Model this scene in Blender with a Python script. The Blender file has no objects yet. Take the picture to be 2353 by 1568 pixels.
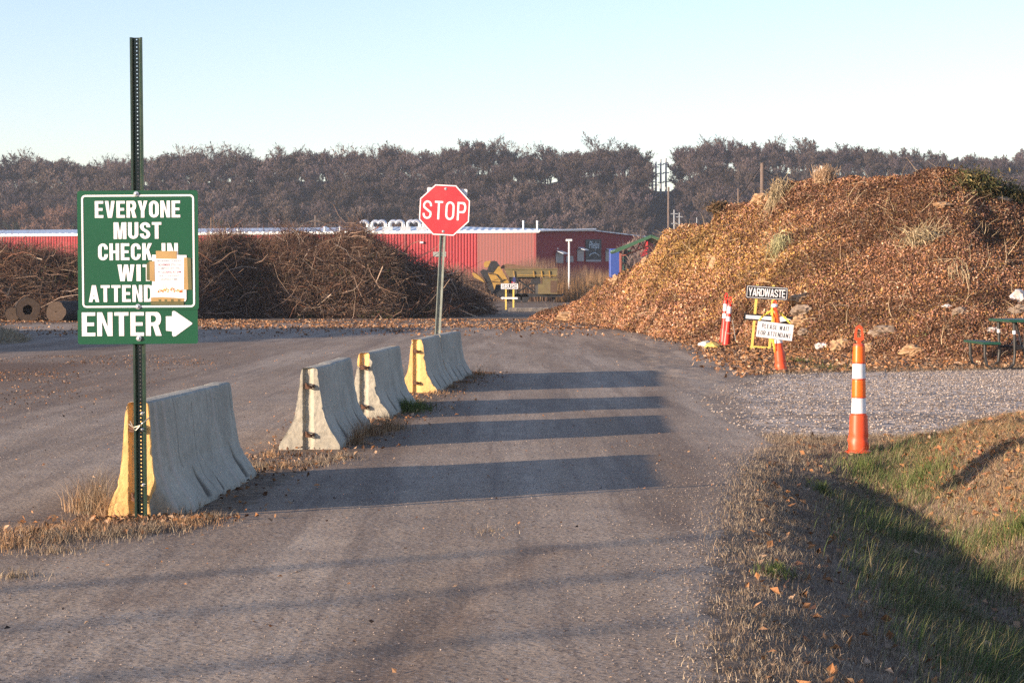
import bpy, math, random
import numpy as np
from mathutils import Vector, Matrix, Quaternion
from mathutils.bvhtree import BVHTree
from mathutils.geometry import tessellate_polygon
from mathutils import noise as mnoise

random.seed(7)
rng = np.random.default_rng(7)
PI = math.pi
scene = bpy.context.scene
COL = scene.collection

# ------------------------------------------------------------------ camera
F = 4766.0; CX = 1176.0; CY = 784.0; CAMH = 1.56
PITCH = math.atan(122.0 / F)
cam_d = bpy.data.cameras.new('camera'); cam = bpy.data.objects.new('camera', cam_d); COL.objects.link(cam)
cam.location = (0, 0, CAMH); cam.rotation_euler = (PI / 2 - PITCH, 0, 0)
cam_d.sensor_width = 36; cam_d.lens = F / 2352 * 36; cam_d.clip_start = 0.1; cam_d.clip_end = 6000
scene.camera = cam

def ray(px, py):
    u = (px - CX) / F; v = (py - CY) / F; c, s = math.cos(PITCH), math.sin(PITCH)
    return Vector((u, c - v * s, -s - v * c))
def at(px, py, Y):
    d = ray(px, py); return Vector((0, 0, CAMH)) + d * (Y / d.y)
def gp(px, py, z=0.0):
    d = ray(px, py); return Vector((0, 0, CAMH)) + d * ((z - CAMH) / d.z)

# ------------------------------------------------------------------ light
EL = math.radians(10.3); az = Vector((-3.85, -2.35)).normalized()
SUN = Vector((az.x * math.cos(EL), az.y * math.cos(EL), math.sin(EL)))
sd = bpy.data.lights.new('sun', 'SUN'); sd.energy = 5.0; sd.angle = math.radians(0.6); sd.color = (1.0, 0.80, 0.60)
so = bpy.data.objects.new('sun', sd); COL.objects.link(so)
so.rotation_euler = SUN.to_track_quat('Z', 'Y').to_euler()
w = bpy.data.worlds.new('World'); scene.world = w; w.use_nodes = True
nt = w.node_tree; bg = nt.nodes['Background']
sk = nt.nodes.new('ShaderNodeTexSky'); sk.sky_type = 'NISHITA'; sk.sun_disc = False
sk.sun_elevation = math.radians(10.3); sk.sun_rotation = math.atan2(az.x, az.y) % (2 * PI)
sk.air_density = 1.0; sk.dust_density = 0.35; sk.ozone_density = 2.0; sk.altitude = 200
hs_ = nt.nodes.new('ShaderNodeMixRGB'); hs_.blend_type = 'MULTIPLY'; hs_.inputs[0].default_value = 1; hs_.inputs[2].default_value = (1.13, .99, 1.09, 1)
nt.links.new(sk.outputs[0], hs_.inputs[1]); nt.links.new(hs_.outputs[0], bg.inputs[0]); bg.inputs[1].default_value = 0.14
scene.view_settings.view_transform = 'Standard'; scene.view_settings.look = 'None'
scene.view_settings.exposure = 0.97; scene.view_settings.gamma = 1
scene.cycles.max_bounces = 4; scene.cycles.diffuse_bounces = 2; scene.cycles.glossy_bounces = 2
scene.cycles.transparent_max_bounces = 4
try: scene.cycles.use_denoising = False
except Exception: pass

# ------------------------------------------------------------------ materials
class NB:
    def __init__(s, name):
        s.m = bpy.data.materials.new(name); s.m.use_nodes = True; s.t = s.m.node_tree
        s.b = s.t.nodes['Principled BSDF']; s.co = None
    def n(s, typ, **kw):
        x = s.t.nodes.new(typ)
        for k, v in kw.items(): setattr(x, k, v)
        return x
    def link(s, a, b): s.t.links.new(a, b)
    def coord(s, kind='Object', scale=None):
        tc = s.n('ShaderNodeTexCoord')
        if scale is None: return tc.outputs[kind]
        mp = s.n('ShaderNodeMapping'); mp.inputs['Scale'].default_value = scale
        s.link(tc.outputs[kind], mp.inputs[0]); return mp.outputs[0]
    def noise(s, scale, detail=4, rough=.6, vec=None, dist=0):
        x = s.n('ShaderNodeTexNoise'); x.inputs['Scale'].default_value = scale; x.inputs['Detail'].default_value = detail
        x.inputs['Roughness'].default_value = rough; x.inputs['Distortion'].default_value = dist
        s.link(vec if vec is not None else s.coord(), x.inputs['Vector']); return x.outputs['Fac']
    def voro(s, scale, vec=None, out='Color', feature='F1'):
        x = s.n('ShaderNodeTexVoronoi', feature=feature); x.inputs['Scale'].default_value = scale
        s.link(vec if vec is not None else s.coord(), x.inputs['Vector']); return x.outputs[out]
    def ramp(s, fac, stops):
        x = s.n('ShaderNodeValToRGB'); e = x.color_ramp.elements
        while len(e) > 1: e.remove(e[-1])
        for i, (p, c) in enumerate(stops):
            el = e[0] if i == 0 else e.new(p)
            el.position = p; el.color = (c[0], c[1], c[2], 1) if not isinstance(c, (int, float)) else (c, c, c, 1)
        s.link(fac, x.inputs[0]); return x.outputs[0]
    def mix(s, fac, a, b, mode='MIX'):
        x = s.n('ShaderNodeMixRGB', blend_type=mode)
        for v, i in ((fac, 0), (a, 1), (b, 2)):
            if isinstance(v, (int, float)): x.inputs[i].default_value = v if i == 0 else (v, v, v, 1)
            elif isinstance(v, (tuple, list)): x.inputs[i].default_value = (v[0], v[1], v[2], 1)
            else: s.link(v, x.inputs[i])
        return x.outputs[0]
    def math(s, op, a, b=0.5, clamp=False):
        x = s.n('ShaderNodeMath', operation=op); x.use_clamp = clamp
        for v, i in ((a, 0), (b, 1)):
            if isinstance(v, (int, float)): x.inputs[i].default_value = v
            else: s.link(v, x.inputs[i])
        return x.outputs[0]
    def color(s, c):
        if isinstance(c, (tuple, list)): s.b.inputs['Base Color'].default_value = (c[0], c[1], c[2], 1)
        else: s.link(c, s.b.inputs['Base Color'])
    def bump(s, h, dist=.01, strength=1):
        x = s.n('ShaderNodeBump'); x.inputs['Distance'].default_value = dist; x.inputs['Strength'].default_value = strength
        s.link(h, x.inputs['Height']); s.link(x.outputs[0], s.b.inputs['Normal'])
    def rough(s, r, metal=0, spec=.5):
        s.b.inputs['Roughness'].default_value = r; s.b.inputs['Metallic'].default_value = metal
        s.b.inputs['Specular IOR Level'].default_value = spec

def simple(name, c, rough=.6, var=.25, scale=8, metal=0, spec=.5, bump=0, dirt=None, dirt_amt=.5):
    b = NB(name); f = b.noise(scale, 5, .65)
    lo = tuple(x * (1 - var) for x in c); hi = tuple(min(1, x * (1 + var)) for x in c)
    col = b.ramp(f, [(.3, lo), (.7, hi)])
    if dirt:
        d = b.ramp(b.noise(scale * .37, 6, .75), [(.5, 0.), (.68, dirt_amt)])
        col = b.mix(d, col, dirt)
    b.color(col); b.rough(rough, metal, spec)
    if bump: b.bump(b.noise(scale * 6, 4), bump)
    return b.m

def attr_mat(name, rough=.8, mult=None, objrand=False, spec=.2, trans=0):
    b = NB(name); a = b.n('ShaderNodeAttribute'); a.attribute_name = 'col'; c = a.outputs['Color']
    if objrand:
        oi = b.n('ShaderNodeObjectInfo')
        c = b.mix(1.0, c, b.ramp(oi.outputs['Random'], [(0, (.72, .70, .72)), (.5, (1, .96, .93)), (1, (1.25, 1.1, 1.0))]), 'MULTIPLY')
    b.color(c); b.rough(rough, 0, spec)
    return b.m

# ------------------------------------------------------------------ mesh helpers
def new_mesh(name, V, Fa, k=None, mats=(), mi=None, col=None, smooth=False):
    me = bpy.data.meshes.new(name)
    if k:
        V = np.asarray(V, np.float32).reshape(-1, 3); Fa = np.asarray(Fa, np.int32).reshape(-1, k)
        n = len(Fa)
        me.vertices.add(len(V)); me.vertices.foreach_set('co', V.ravel())
        me.loops.add(n * k); me.loops.foreach_set('vertex_index', Fa.ravel())
        me.polygons.add(n); me.polygons.foreach_set('loop_start', np.arange(0, n * k, k, dtype=np.int32))
        if mi is not None: me.polygons.foreach_set('material_index', np.asarray(mi, np.int32))
        me.update(calc_edges=True)
    else:
        me.from_pydata([tuple(v) for v in V], [], Fa)
        if mi is not None: me.polygons.foreach_set('material_index', np.asarray(mi, np.int32))
        me.update()
    if col is not None:
        a = me.color_attributes.new('col', 'FLOAT_COLOR', 'POINT')
        c = np.ones((len(me.vertices), 4), np.float32); c[:, :3] = col; a.data.foreach_set('color', c.ravel())
    for m in mats: me.materials.append(m)
    me.polygons.foreach_set('use_smooth', np.full(len(me.polygons), bool(smooth)))
    return me

def obj(name, me, parent=None, loc=None):
    o = bpy.data.objects.new(name, me); COL.objects.link(o)
    if parent is not None: o.parent = parent
    if loc is not None: o.location = loc
    return o
def tag(o, label=None, cat=None, group=None, kind=None):
    if label: o['label'] = label
    if cat: o['category'] = cat
    if group: o['group'] = group
    if kind: o['kind'] = kind
    return o
def thing(name, label, cat, loc=(0, 0, 0), rz=0, group=None):
    o = bpy.data.objects.new(name, None); COL.objects.link(o); o.location = loc; o.rotation_euler = (0, 0, rz)
    o.empty_display_size = .2
    return tag(o, label, cat, group)

class MB:
    def __init__(s): s.v = []; s.f = []; s.mi = []; s.m = 0
    def quadface(s, *idx): s.f.append(tuple(idx)); s.mi.append(s.m)
    def add(s, V, Fs):
        b = len(s.v); s.v += [tuple(x) for x in V]
        for q in Fs: s.f.append(tuple(b + i for i in q)); s.mi.append(s.m)
    def box(s, c, d, R=None, bev=0):
        hx, hy, hz = d[0] / 2, d[1] / 2, d[2] / 2; c = Vector(c)
        if bev:
            V = []; e = bev
            for z, ins in ((-hz, e), (-hz + e, 0), (hz - e, 0), (hz, e)):
                for x, y in ((-hx, -hy + e), (-hx + e, -hy), (hx - e, -hy), (hx, -hy + e), (hx, hy - e), (hx - e, hy), (-hx + e, hy), (-hx, hy - e)):
                    sx = x - math.copysign(ins, x) if abs(x) == hx else x
                    sy = y - math.copysign(ins, y) if abs(y) == hy else y
                    V.append(Vector((sx, sy, z)))
            Fs = [tuple(range(7, -1, -1)), tuple(range(24, 32))]
            for r in range(3):
                for i in range(8): j = (i + 1) % 8; Fs.append((r * 8 + i, r * 8 + j, (r + 1) * 8 + j, (r + 1) * 8 + i))
        else:
            V = [Vector((x * hx, y * hy, z * hz)) for z in (-1, 1) for x, y in ((-1, -1), (1, -1), (1, 1), (-1, 1))]
            Fs = [(3, 2, 1, 0), (4, 5, 6, 7), (0, 1, 5, 4), (1, 2, 6, 5), (2, 3, 7, 6), (3, 0, 4, 7)]
        if R is not None: V = [R @ v for v in V]
        s.add([v + c for v in V], Fs)
    def tube(s, pts, r, n=8, cap=True):
        pts = [Vector(p) for p in pts]; rs = r if isinstance(r, (list, tuple)) else [r] * len(pts)
        V = []; up = None
        for i, p in enumerate(pts):
            d = (pts[min(i + 1, len(pts) - 1)] - pts[max(i - 1, 0)]).normalized()
            if up is None: up = d.orthogonal().normalized()
            up = (up - d * up.dot(d)).normalized(); q = d.cross(up)
            for k in range(n): a = 2 * PI * k / n; V.append(p + (up * math.cos(a) + q * math.sin(a)) * rs[i])
        Fs = []
        for i in range(len(pts) - 1):
            for k in range(n): l = (k + 1) % n; Fs.append((i * n + k, i * n + l, (i + 1) * n + l, (i + 1) * n + k))
        if cap: Fs += [tuple(range(n - 1, -1, -1)), tuple(range((len(pts) - 1) * n, len(pts) * n))]
        s.add(V, Fs)
    def lathe(s, prof, n=24, M=None, cap=True):
        V = [Vector((r * math.cos(2 * PI * k / n), r * math.sin(2 * PI * k / n), z)) for r, z in prof for k in range(n)]
        if M is not None: V = [M @ v for v in V]
        Fs = [(i * n + k, i * n + (k + 1) % n, (i + 1) * n + (k + 1) % n, (i + 1) * n + k) for i in range(len(prof) - 1) for k in range(n)]
        if cap: Fs += [tuple(range(n - 1, -1, -1)), tuple(range((len(prof) - 1) * n, len(prof) * n))]
        s.add(V, Fs)
    def prism(s, poly, a, b):  # poly: list of 3D points, extruded by vector (b-a)
        d = Vector(b) - Vector(a); n = len(poly); V = [Vector(p) for p in poly] + [Vector(p) + d for p in poly]
        Fs = [tuple(range(n)), tuple(range(2 * n - 1, n - 1, -1))] + [(i, i + n, (i + 1) % n + n, (i + 1) % n) for i in range(n)]
        s.add(V, Fs)
    def build(s, name, mats, parent=None, loc=None, smooth=False):
        if not isinstance(mats, (list, tuple)): mats = [mats]
        me = new_mesh(name, s.v, s.f, mats=mats, mi=s.mi, smooth=smooth)
        import bmesh
        bm = bmesh.new(); bm.from_mesh(me); bmesh.ops.recalc_face_normals(bm, faces=bm.faces); bm.to_mesh(me); bm.free()
        return obj(name, me, parent, loc)

def smooth_by_angle(o, deg=40):
    me = o.data
    me.polygons.foreach_set('use_smooth', np.full(len(me.polygons), True))
    try: me.set_sharp_from_angle(angle=math.radians(deg))
    except Exception: pass

def fbm(x, y, s, seed=0, octs=4):
    """cheap vectorised value-noise fbm"""
    x = np.asarray(x, float) * s; y = np.asarray(y, float) * s; tot = 0; amp = 1; den = 0
    for o in range(octs):
        xi = np.floor(x).astype(np.int64); yi = np.floor(y).astype(np.int64); xf = x - xi; yf = y - yi
        xf = xf * xf * (3 - 2 * xf); yf = yf * yf * (3 - 2 * yf)
        def h(a, b):
            n = (a * 374761393 + b * 668265263 + (seed + o * 17) * 1442695041) & 0x7fffffff
            n = ((n ^ (n >> 13)) * 1274126177) & 0x7fffffff
            return ((n ^ (n >> 16)) & 0xffff) / 65535.0
        v = (h(xi, yi) * (1 - xf) + h(xi + 1, yi) * xf) * (1 - yf) + (h(xi, yi + 1) * (1 - xf) + h(xi + 1, yi + 1) * xf) * yf
        tot = tot + v * amp; den += amp; amp *= .5; x = x * 2.03 + 5.1; y = y * 2.03 + 3.7
    return tot / den - .5

def cards(P, Nn, size, aspect=1.0, jitter=.9):
    """leaf quads: P centres, Nn normals, size array"""
    n = len(P); N_ = Nn + rng.normal(0, jitter, (n, 3)); N_ /= np.linalg.norm(N_, axis=1)[:, None] + 1e-9
    a = rng.normal(0, 1, (n, 3)); U = np.cross(N_, a); U /= np.linalg.norm(U, axis=1)[:, None] + 1e-9
    W = np.cross(N_, U); s = size[:, None] / 2; asp = aspect if np.isscalar(aspect) else aspect[:, None]
    fold = N_ * s * rng.uniform(-.6, .6, (n, 1))
    V = np.stack([P - U * s, P - W * s * asp + fold, P + U * s, P + W * s * asp + fold], 1).reshape(-1, 3)
    return V, np.arange(n * 4).reshape(n, 4)

def strands(P0, D, L, r0, K=4, bend=.3, grav=0.0, taper=.25):
    """curved 3-sided branches. returns verts, quads"""
    n = len(P0); D = D / (np.linalg.norm(D, axis=1)[:, None] + 1e-9); pts = [P0]; d = D.copy()
    for k in range(K - 1):
        d = d + rng.normal(0, bend, (n, 3)); d[:, 2] -= grav; d /= np.linalg.norm(d, axis=1)[:, None]
        pts.append(pts[-1] + d * (L / (K - 1))[:, None])
    pts = np.stack(pts, 1)
    a = rng.normal(0, 1, (n, 3)); U = np.cross(D, a); U /= np.linalg.norm(U, axis=1)[:, None] + 1e-9; W = np.cross(D, U)
    rr = r0[:, None] * np.linspace(1, taper, K)[None, :]
    V = np.empty((n, K, 3, 3))
    for j in range(3):
        c, s_ = math.cos(2 * PI * j / 3), math.sin(2 * PI * j / 3)
        V[:, :, j] = pts + (U[:, None] * c + W[:, None] * s_) * rr[..., None]
    idx = np.arange(n * K * 3).reshape(n, K, 3); q = []
    for j in range(3):
        l = (j + 1) % 3
        q.append(np.stack([idx[:, :-1, j], idx[:, :-1, l], idx[:, 1:, l], idx[:, 1:, j]], -1).reshape(-1, 4))
    return V.reshape(-1, 3), np.concatenate(q), K * 3

def blades(P, H, width, lean, K=3, leandir=None):
    """grass blades, K+1 levels of a tapering bent ribbon"""
    n = len(P); a = rng.uniform(0, 2 * PI, n)
    if leandir is not None: a = leandir + rng.normal(0, .7, n)
    dirv = np.stack([np.cos(a), np.sin(a), np.zeros(n)], 1); b = rng.uniform(0, 2 * PI, n)
    side = np.stack([np.cos(b), np.sin(b), np.zeros(n)], 1)
    V = np.empty((n, K + 1, 2, 3))
    for k in range(K + 1):
        t = k / K; c = P + dirv * (lean * H * t * t)[:, None]; c = c.copy(); c[:, 2] += H * t * np.sqrt(np.maximum(.05, 1 - np.minimum(lean, .97) ** 2 * t))
        wd = (width * (1 - t * .93))[:, None] / 2
        V[:, k, 0] = c - side * wd; V[:, k, 1] = c + side * wd
    idx = np.arange(n * (K + 1) * 2).reshape(n, K + 1, 2)
    q = np.stack([idx[:, :-1, 0], idx[:, :-1, 1], idx[:, 1:, 1], idx[:, 1:, 0]], -1).reshape(-1, 4)
    return V.reshape(-1, 3), q, (K + 1) * 2

def palette(n, cols, wts=None, var=.18):
    cols = np.array(cols); c = cols[rng.choice(len(cols), n, p=None if wts is None else np.array(wts) / sum(wts))]
    return np.clip(c * (1 + rng.normal(0, var, (n, 1))), .004, 1)

def join_arrays(parts):
    V = []; Q = []; C = []; o = 0
    for v, q, c in parts: V.append(v); Q.append(q + o); C.append(c); o += len(v)
    return np.concatenate(V), np.concatenate(Q), np.concatenate(C)

# ------------------------------------------------------------------ lettering
def _arc(cx, cy, rx, ry, a0, a1, n=7): return [(cx + rx * math.cos(a0 + (a1 - a0) * i / n), cy + ry * math.sin(a0 + (a1 - a0) * i / n)) for i in range(n + 1)]
def _rr(x0, y0, x1, y1, rx, ry, left=True):
    p = _arc(x1 - rx, y0 + ry, rx, ry, -PI / 2, 0) + _arc(x1 - rx, y1 - ry, rx, ry, 0, PI / 2)
    if left: p += _arc(x0 + rx, y1 - ry, rx, ry, PI / 2, PI) + _arc(x0 + rx, y0 + ry, rx, ry, PI, 1.5 * PI)
    else: p += [(x0, y1), (x0, y0)]
    return p
def _stroke(pts, t, b):
    L, R = [], []
    for i, p in enumerate(pts):
        a = pts[max(i - 1, 0)]; c = pts[min(i + 1, len(pts) - 1)]; dx, dy = c[0] - a[0], c[1] - a[1]; l = math.hypot(dx, dy)
        nx, ny = -dy / l, dx / l; L.append((p[0] + nx * t / 2, p[1] + ny * b / 2)); R.append((p[0] - nx * t / 2, p[1] - ny * b / 2))
    return L + R[::-1]
def glyph(ch, w, t, b):
    h = .5; m = b / 2
    if ch == 'E': return w * .88, [[(0, 0), (w * .88, 0), (w * .88, b), (t, b), (t, h - m), (w * .8, h - m), (w * .8, h + m), (t, h + m), (t, 1 - b), (w * .88, 1 - b), (w * .88, 1), (0, 1)]]
    if ch == 'F': return w * .84, [[(0, 0), (t, 0), (t, h - m), (w * .78, h - m), (w * .78, h + m), (t, h + m), (t, 1 - b), (w * .84, 1 - b), (w * .84, 1), (0, 1)]]
    if ch == 'L': return w * .82, [[(0, 0), (w * .82, 0), (w * .82, b), (t, b), (t, 1), (0, 1)]]
    if ch == 'T': return w * .92, [[(w * .46 - t / 2, 0), (w * .46 + t / 2, 0), (w * .46 + t / 2, 1 - b), (w * .92, 1 - b), (w * .92, 1), (0, 1), (0, 1 - b), (w * .46 - t / 2, 1 - b)]]
    if ch == 'I': return t, [[(0, 0), (t, 0), (t, 1), (0, 1)]]
    if ch == 'H': return w, [[(0, 0), (t, 0), (t, h - m), (w - t, h - m), (w - t, 0), (w, 0), (w, 1), (w - t, 1), (w - t, h + m), (t, h + m), (t, 1), (0, 1)]]
    if ch == 'N': return w, [[(0, 0), (t * .95, 0), (t * .95, .62), (w - t, 0), (w, 0), (w, 1), (w - t * .95, 1), (w - t * .95, .38), (t, 1), (0, 1)]]
    if ch == 'M': W = w * 1.25; return W, [[(0, 0), (t, 0), (t, .7), (W / 2 - t * .4, 0), (W / 2 + t * .4, 0), (W - t, .7), (W - t, 0), (W, 0), (W, 1), (W - t * 1.3, 1), (W / 2, .38), (t * 1.3, 1), (0, 1)]]
    if ch == 'W': W = w * 1.45; return W, [[(0, 1), (t, 1), (W * .27, .36), (W / 2 - t * .45, 1), (W / 2 + t * .45, 1), (W * .73, .36), (W - t, 1), (W, 1), (W * .84, 0), (W * .84 - t * 1.05, 0), (W / 2, .58), (W * .16 + t * 1.05, 0), (W * .16, 0)]]
    if ch == 'V': W = w * 1.02; return W, [[(0, 1), (t * 1.02, 1), (W / 2, .27), (W - t * 1.02, 1), (W, 1), (W / 2 + t * .6, 0), (W / 2 - t * .6, 0)]]
    if ch == 'A':
        W = w * 1.05; k = (W / 2 - t * .55)
        f = lambda y: t * 1.0 + k * y * 1.0
        return W, [[(0, 0), (t, 0), (t + .17 * k, .17), (W - t - .17 * k, .17), (W - t, 0), (W, 0), (W / 2 + t * .55, 1), (W / 2 - t * .55, 1)], [(t + .33 * k, .33), (W - t - .33 * k, .33), (W / 2 + .0, min(.86, (W / 2 - t) / k))]]
    if ch == 'Y': W = w; return W, [[(W / 2 - t / 2, 0), (W / 2 + t / 2, 0), (W / 2 + t / 2, .4), (W, 1), (W - t * 1.05, 1), (W / 2, .6), (t * 1.05, 1), (0, 1), (W / 2 - t / 2, .4)]]
    if ch == 'K': return w * 1.02, [[(0, 0), (t, 0), (t, .3), (t * 1.25, .4), (w - t * 1.05, 0), (w * 1.02, 0), (t * 1.9, .62), (w, 1), (w - t * 1.1, 1), (t, .56), (t, 1), (0, 1)]]
    if ch == 'O': return w, [_rr(0, 0, w, 1, w * .5, .28), _rr(t, b, w - t, 1 - b, (w - 2 * t) * .5, .2)]
    if ch == 'D': return w, [_rr(0, 0, w, 1, w * .5, .28, False), _rr(t, b, w - t, 1 - b, (w - 2 * t) * .6, .2, False)]
    if ch == 'P': return w, [[(0, 0), (t, 0), (t, .4)] + _arc(w - .3 * w, .7, .3 * w, .3, -PI / 2, PI / 2) + [(0, 1)], _rr(t, .4 + b, w - t, 1 - b, (w - 2 * t) * .6, min(.14, .29 - b), False)]
    if ch == 'R': return w, [[(0, 0), (t, 0), (t, .42), (w * .46, .42), (w - t * 1.05, 0), (w * 1.03, 0), (w * .8, .455)] + _arc(w - .28 * w, .71, .28 * w, .29, -PI / 2 + .5, PI / 2) + [(0, 1)], _rr(t, .42 + b, w - t, 1 - b, (w - 2 * t) * .6, min(.13, .28 - b), False)]
    if ch == 'B': return w, [[(0, 0)] + _arc(w - .3 * w, .26, .3 * w, .26, -PI / 2, PI / 2 - .25) + _arc(w - .33 * w, .76, .3 * w, .24, -PI / 2 + .25, PI / 2) + [(0, 1)], _rr(t, b, w - t, .5 - m * .8, (w - 2 * t) * .5, .1, False), _rr(t, .5 + m * .8, w - t, 1 - b, (w - 2 * t) * .5, .1, False)]
    if ch == 'U': return w, [_stroke([(t / 2, 1), (t / 2, .6)] + _arc(w / 2, .3, w / 2 - t / 2, .3 - b / 2, PI, 2 * PI, 12) + [(w - t / 2, .6), (w - t / 2, 1)], t, b)]
    if ch == 'C': return w, [_stroke([(w - t / 2, .64)] + _arc(w / 2, .7, w / 2 - t / 2, .3 - b / 2, 0, PI, 12) + _arc(w / 2, .3, w / 2 - t / 2, .3 - b / 2, PI, 2 * PI, 12) + [(w - t / 2, .36)], t, b)]
    if ch == 'S':
        rx = w / 2 - t / 2; p = [(w - t / 2, .69)] + _arc(w / 2, .735, rx, .265 - b / 2, 0, PI, 10) + [(t * .62, .64), (w * .36, .545), (w * .66, .445), (w - t * .6, .36)] + _arc(w / 2, .265, rx, .265 - b / 2, 0, -PI, 10) + [(t / 2, .31)]
        return w, [_stroke(p, t, b)]
    if ch == ' ': return w * .42, []
    return w, []
def block_text(s, W, H, w=.5, t=.16, b=.15, gap=.07):
    """block lettering scaled into W x H, in the x,z plane starting at 0,0; returns verts, tris"""
    x = 0; V = []; Fs = []
    for ch in s:
        gw, outs = glyph(ch, w, t, b)
        if outs:
            tr = tessellate_polygon([[Vector((p[0], p[1], 0)) for p in o] for o in outs]); base = len(V)
            for o in outs: V += [(x + p[0], p[1]) for p in o]
            Fs += [tuple(base + i for i in f) for f in tr]
        x += gw + gap
    x -= gap
    return [(a * W / x, 0, c * H) for a, c in V], Fs
def font_text(s, W, H, shear=0):
    c = bpy.data.curves.new('lettering', 'FONT'); c.body = s; c.size = 1; c.shear = shear; c.resolution_u = 3; c.offset = .006
    o = bpy.data.objects.new('lettering', c); COL.objects.link(o); bpy.context.view_layer.update()
    me = bpy.data.meshes.new_from_object(o); bpy.data.objects.remove(o)
    v = np.array([x.co[:] for x in me.vertices]); f = [tuple(p.vertices) for p in me.polygons]; bpy.data.meshes.remove(me)
    mn, mx = v.min(0), v.max(0)
    if W is None: W = H * (mx[0] - mn[0]) / (mx[1] - mn[1])
    return [((a[0] - mn[0]) / (mx[0] - mn[0]) * W, 0, (a[1] - mn[1]) / (mx[1] - mn[1]) * H) for a in v], f
def put(V, x, z, y=0): return [(a[0] + x, a[1] + y, a[2] + z) for a in V]
# ------------------------------------------------------------------ terrain
def sstep(x, a, b): t = np.clip((x - a) / (b - a), 0, 1); return t * t * (3 - 2 * t)
def edge(y): return np.interp(y, [5, 8.2, 11.5, 15.2, 18.5, 21.4], [.55, .95, 1.3, 1.75, 2.25, 2.9])
def pad_lo(x): return np.interp(x, [3, 4.4, 6.06, 10, 30], [21.8, 21.5, 24.6, 32, 62])
def pad_hi(x): return np.interp(x, [4.0, 4.7, 7, 9.9, 30], [35.5, 37.2, 38.5, 40.2, 46])
def pad_left(y): return np.interp(y, [21.5, 23, 30, 36], [2.9, 2.7, 3.3, 4.5])
def road_right(y): return np.interp(y, [36, 38, 44, 58, 70, 85, 100], [4.6, 4.7, 4.9, 5.4, 4.6, 3.2, 1.5])
SKY = [(-200, 372), (0, 372), (100, 372), (170, 378), (205, 394), (240, 374), (330, 368), (420, 365), (520, 360), (650, 360), (760, 356), (860, 349), (960, 352), (1060, 338), (1130, 342), (1190, 358), (1260, 362), (1300, 352), (1400, 338), (1460, 345), (1498, 372), (1542, 340), (1600, 336), (1700, 333), (1800, 335), (1900, 342), (2000, 345), (2100, 352), (2160, 360), (2280, 366), (2420, 350), (2600, 352)]
RY = 765.0
SKX = np.array([(p[0] - CX) / F * RY for p in SKY]); SKZ = np.array([CAMH + (662 - p[1]) / F * RY for p in SKY])
def hill(x, y):
    top = np.interp(x, SKX, SKZ) - 9.6
    top = np.where(np.abs(x - 55) < 7, 38.0, top)
    h = top * sstep(y, 585, 770) * (1 - .25 * sstep(y, 770, 1100))
    return h + fbm(x, y, .02, 3) * 3 * sstep(y, 600, 660)
RUTS = [[gp(a, b) for a, b in r] for r in ([(820, 1600), (900, 1520), (1010, 1420), (1130, 1320), (1250, 1260)], [(300, 1380), (460, 1290), (560, 1200)], [(1560, 1200), (1590, 1120), (1500, 900)])]
def polydist(x, y, pl):
    d = np.full(np.shape(x), 1e9)
    for a, b in zip(pl[:-1], pl[1:]):
        ax, ay, bx, by = a.x, a.y, b.x, b.y; l2 = (bx - ax) ** 2 + (by - ay) ** 2
        t = np.clip(((x - ax) * (bx - ax) + (y - ay) * (by - ay)) / l2, 0, 1)
        d = np.minimum(d, np.hypot(x - ax - t * (bx - ax), y - ay - t * (by - ay)))
    return d
def H(x, y):
    x = np.asarray(x, float); y = np.asarray(y, float)
    z = fbm(x, y, .35, 1, 5) * .05 * sstep(y, 200, 60) + fbm(x, y, 2.2, 2, 3) * .012 * sstep(y, 60, 30)
    s = x - edge(y); tp = sstep(y, 21.0, 17.5)
    wB = np.interp(y, [8, 14, 19], [1.9, 1.5, .95]); wC = np.interp(y, [8, 14, 19], [4.3, 3.3, 2.1]); dp = np.interp(y, [8, 14, 19], [.52, .48, .36])
    dd = np.where(s < wB, -dp * sstep(s, -.3, wB + .1), -dp + (dp + .2) * sstep(s, wB, wC))
    bank = .17 * sstep(x, 3.6, 4.8) * sstep(pad_lo(x) - y, 0.05, .9)
    near = (y < 24)
    z = z + np.where((s > -.3) & (y < 40), dd * tp + (bank * (1 - tp) + 0), 0)
    z = z + np.where((x > 3.4) & (y >= 17.5), bank * tp * 0, 0)
    z = z + np.where((s > -.1) & (s < 4), fbm(x, y, 5, 9, 3) * .07, 0)
    for r in RUTS[:1]:
        d = polydist(x, y, r); z = z - .010 * np.exp(-(d / .06) ** 2) + .007 * np.exp(-((d - .15) / .06) ** 2)
    z = z + np.where(y > 560, hill(x, y), 0)
    return z

def spaced(segs):
    o = [segs[0][0]]
    for a, b, st in segs: n = max(1, int(round((b - a) / st))); o += list(a + (b - a) * np.arange(1, n + 1) / n)
    return np.array(o)
gx = spaced([(-3000, -600, 300), (-600, -240, 40), (-240, -60, 10), (-60, -24, 3), (-24, -9, .5), (-9, 9, .1), (9, 24, .5), (24, 60, 3), (60, 240, 10), (240, 600, 40), (600, 3000, 300)])
gy = spaced([(-200, 0, 25), (0, 6, 1), (6, 27, .1), (27, 45, .2), (45, 62, .4), (62, 120, 1.2), (120, 300, 8), (300, 560, 20), (560, 840, 7), (840, 1200, 40), (1200, 5000, 400)])
GX, GY = np.meshgrid(gx, gy); GZ = H(GX, GY)
nxg, nyg = len(gx), len(gy)
TV = np.stack([GX.ravel(), GY.ravel(), GZ.ravel()], 1)
idx = np.arange(nxg * nyg).reshape(nyg, nxg)
TQ = np.stack([idx[:-1, :-1], idx[:-1, 1:], idx[1:, 1:], idx[1:, :-1]], -1).reshape(-1, 4)
fc = TV[TQ].mean(1); fx, fy = fc[:, 0], fc[:, 1]
wob = fbm(fx, fy, 1.5, 21, 4) * .5
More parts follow.
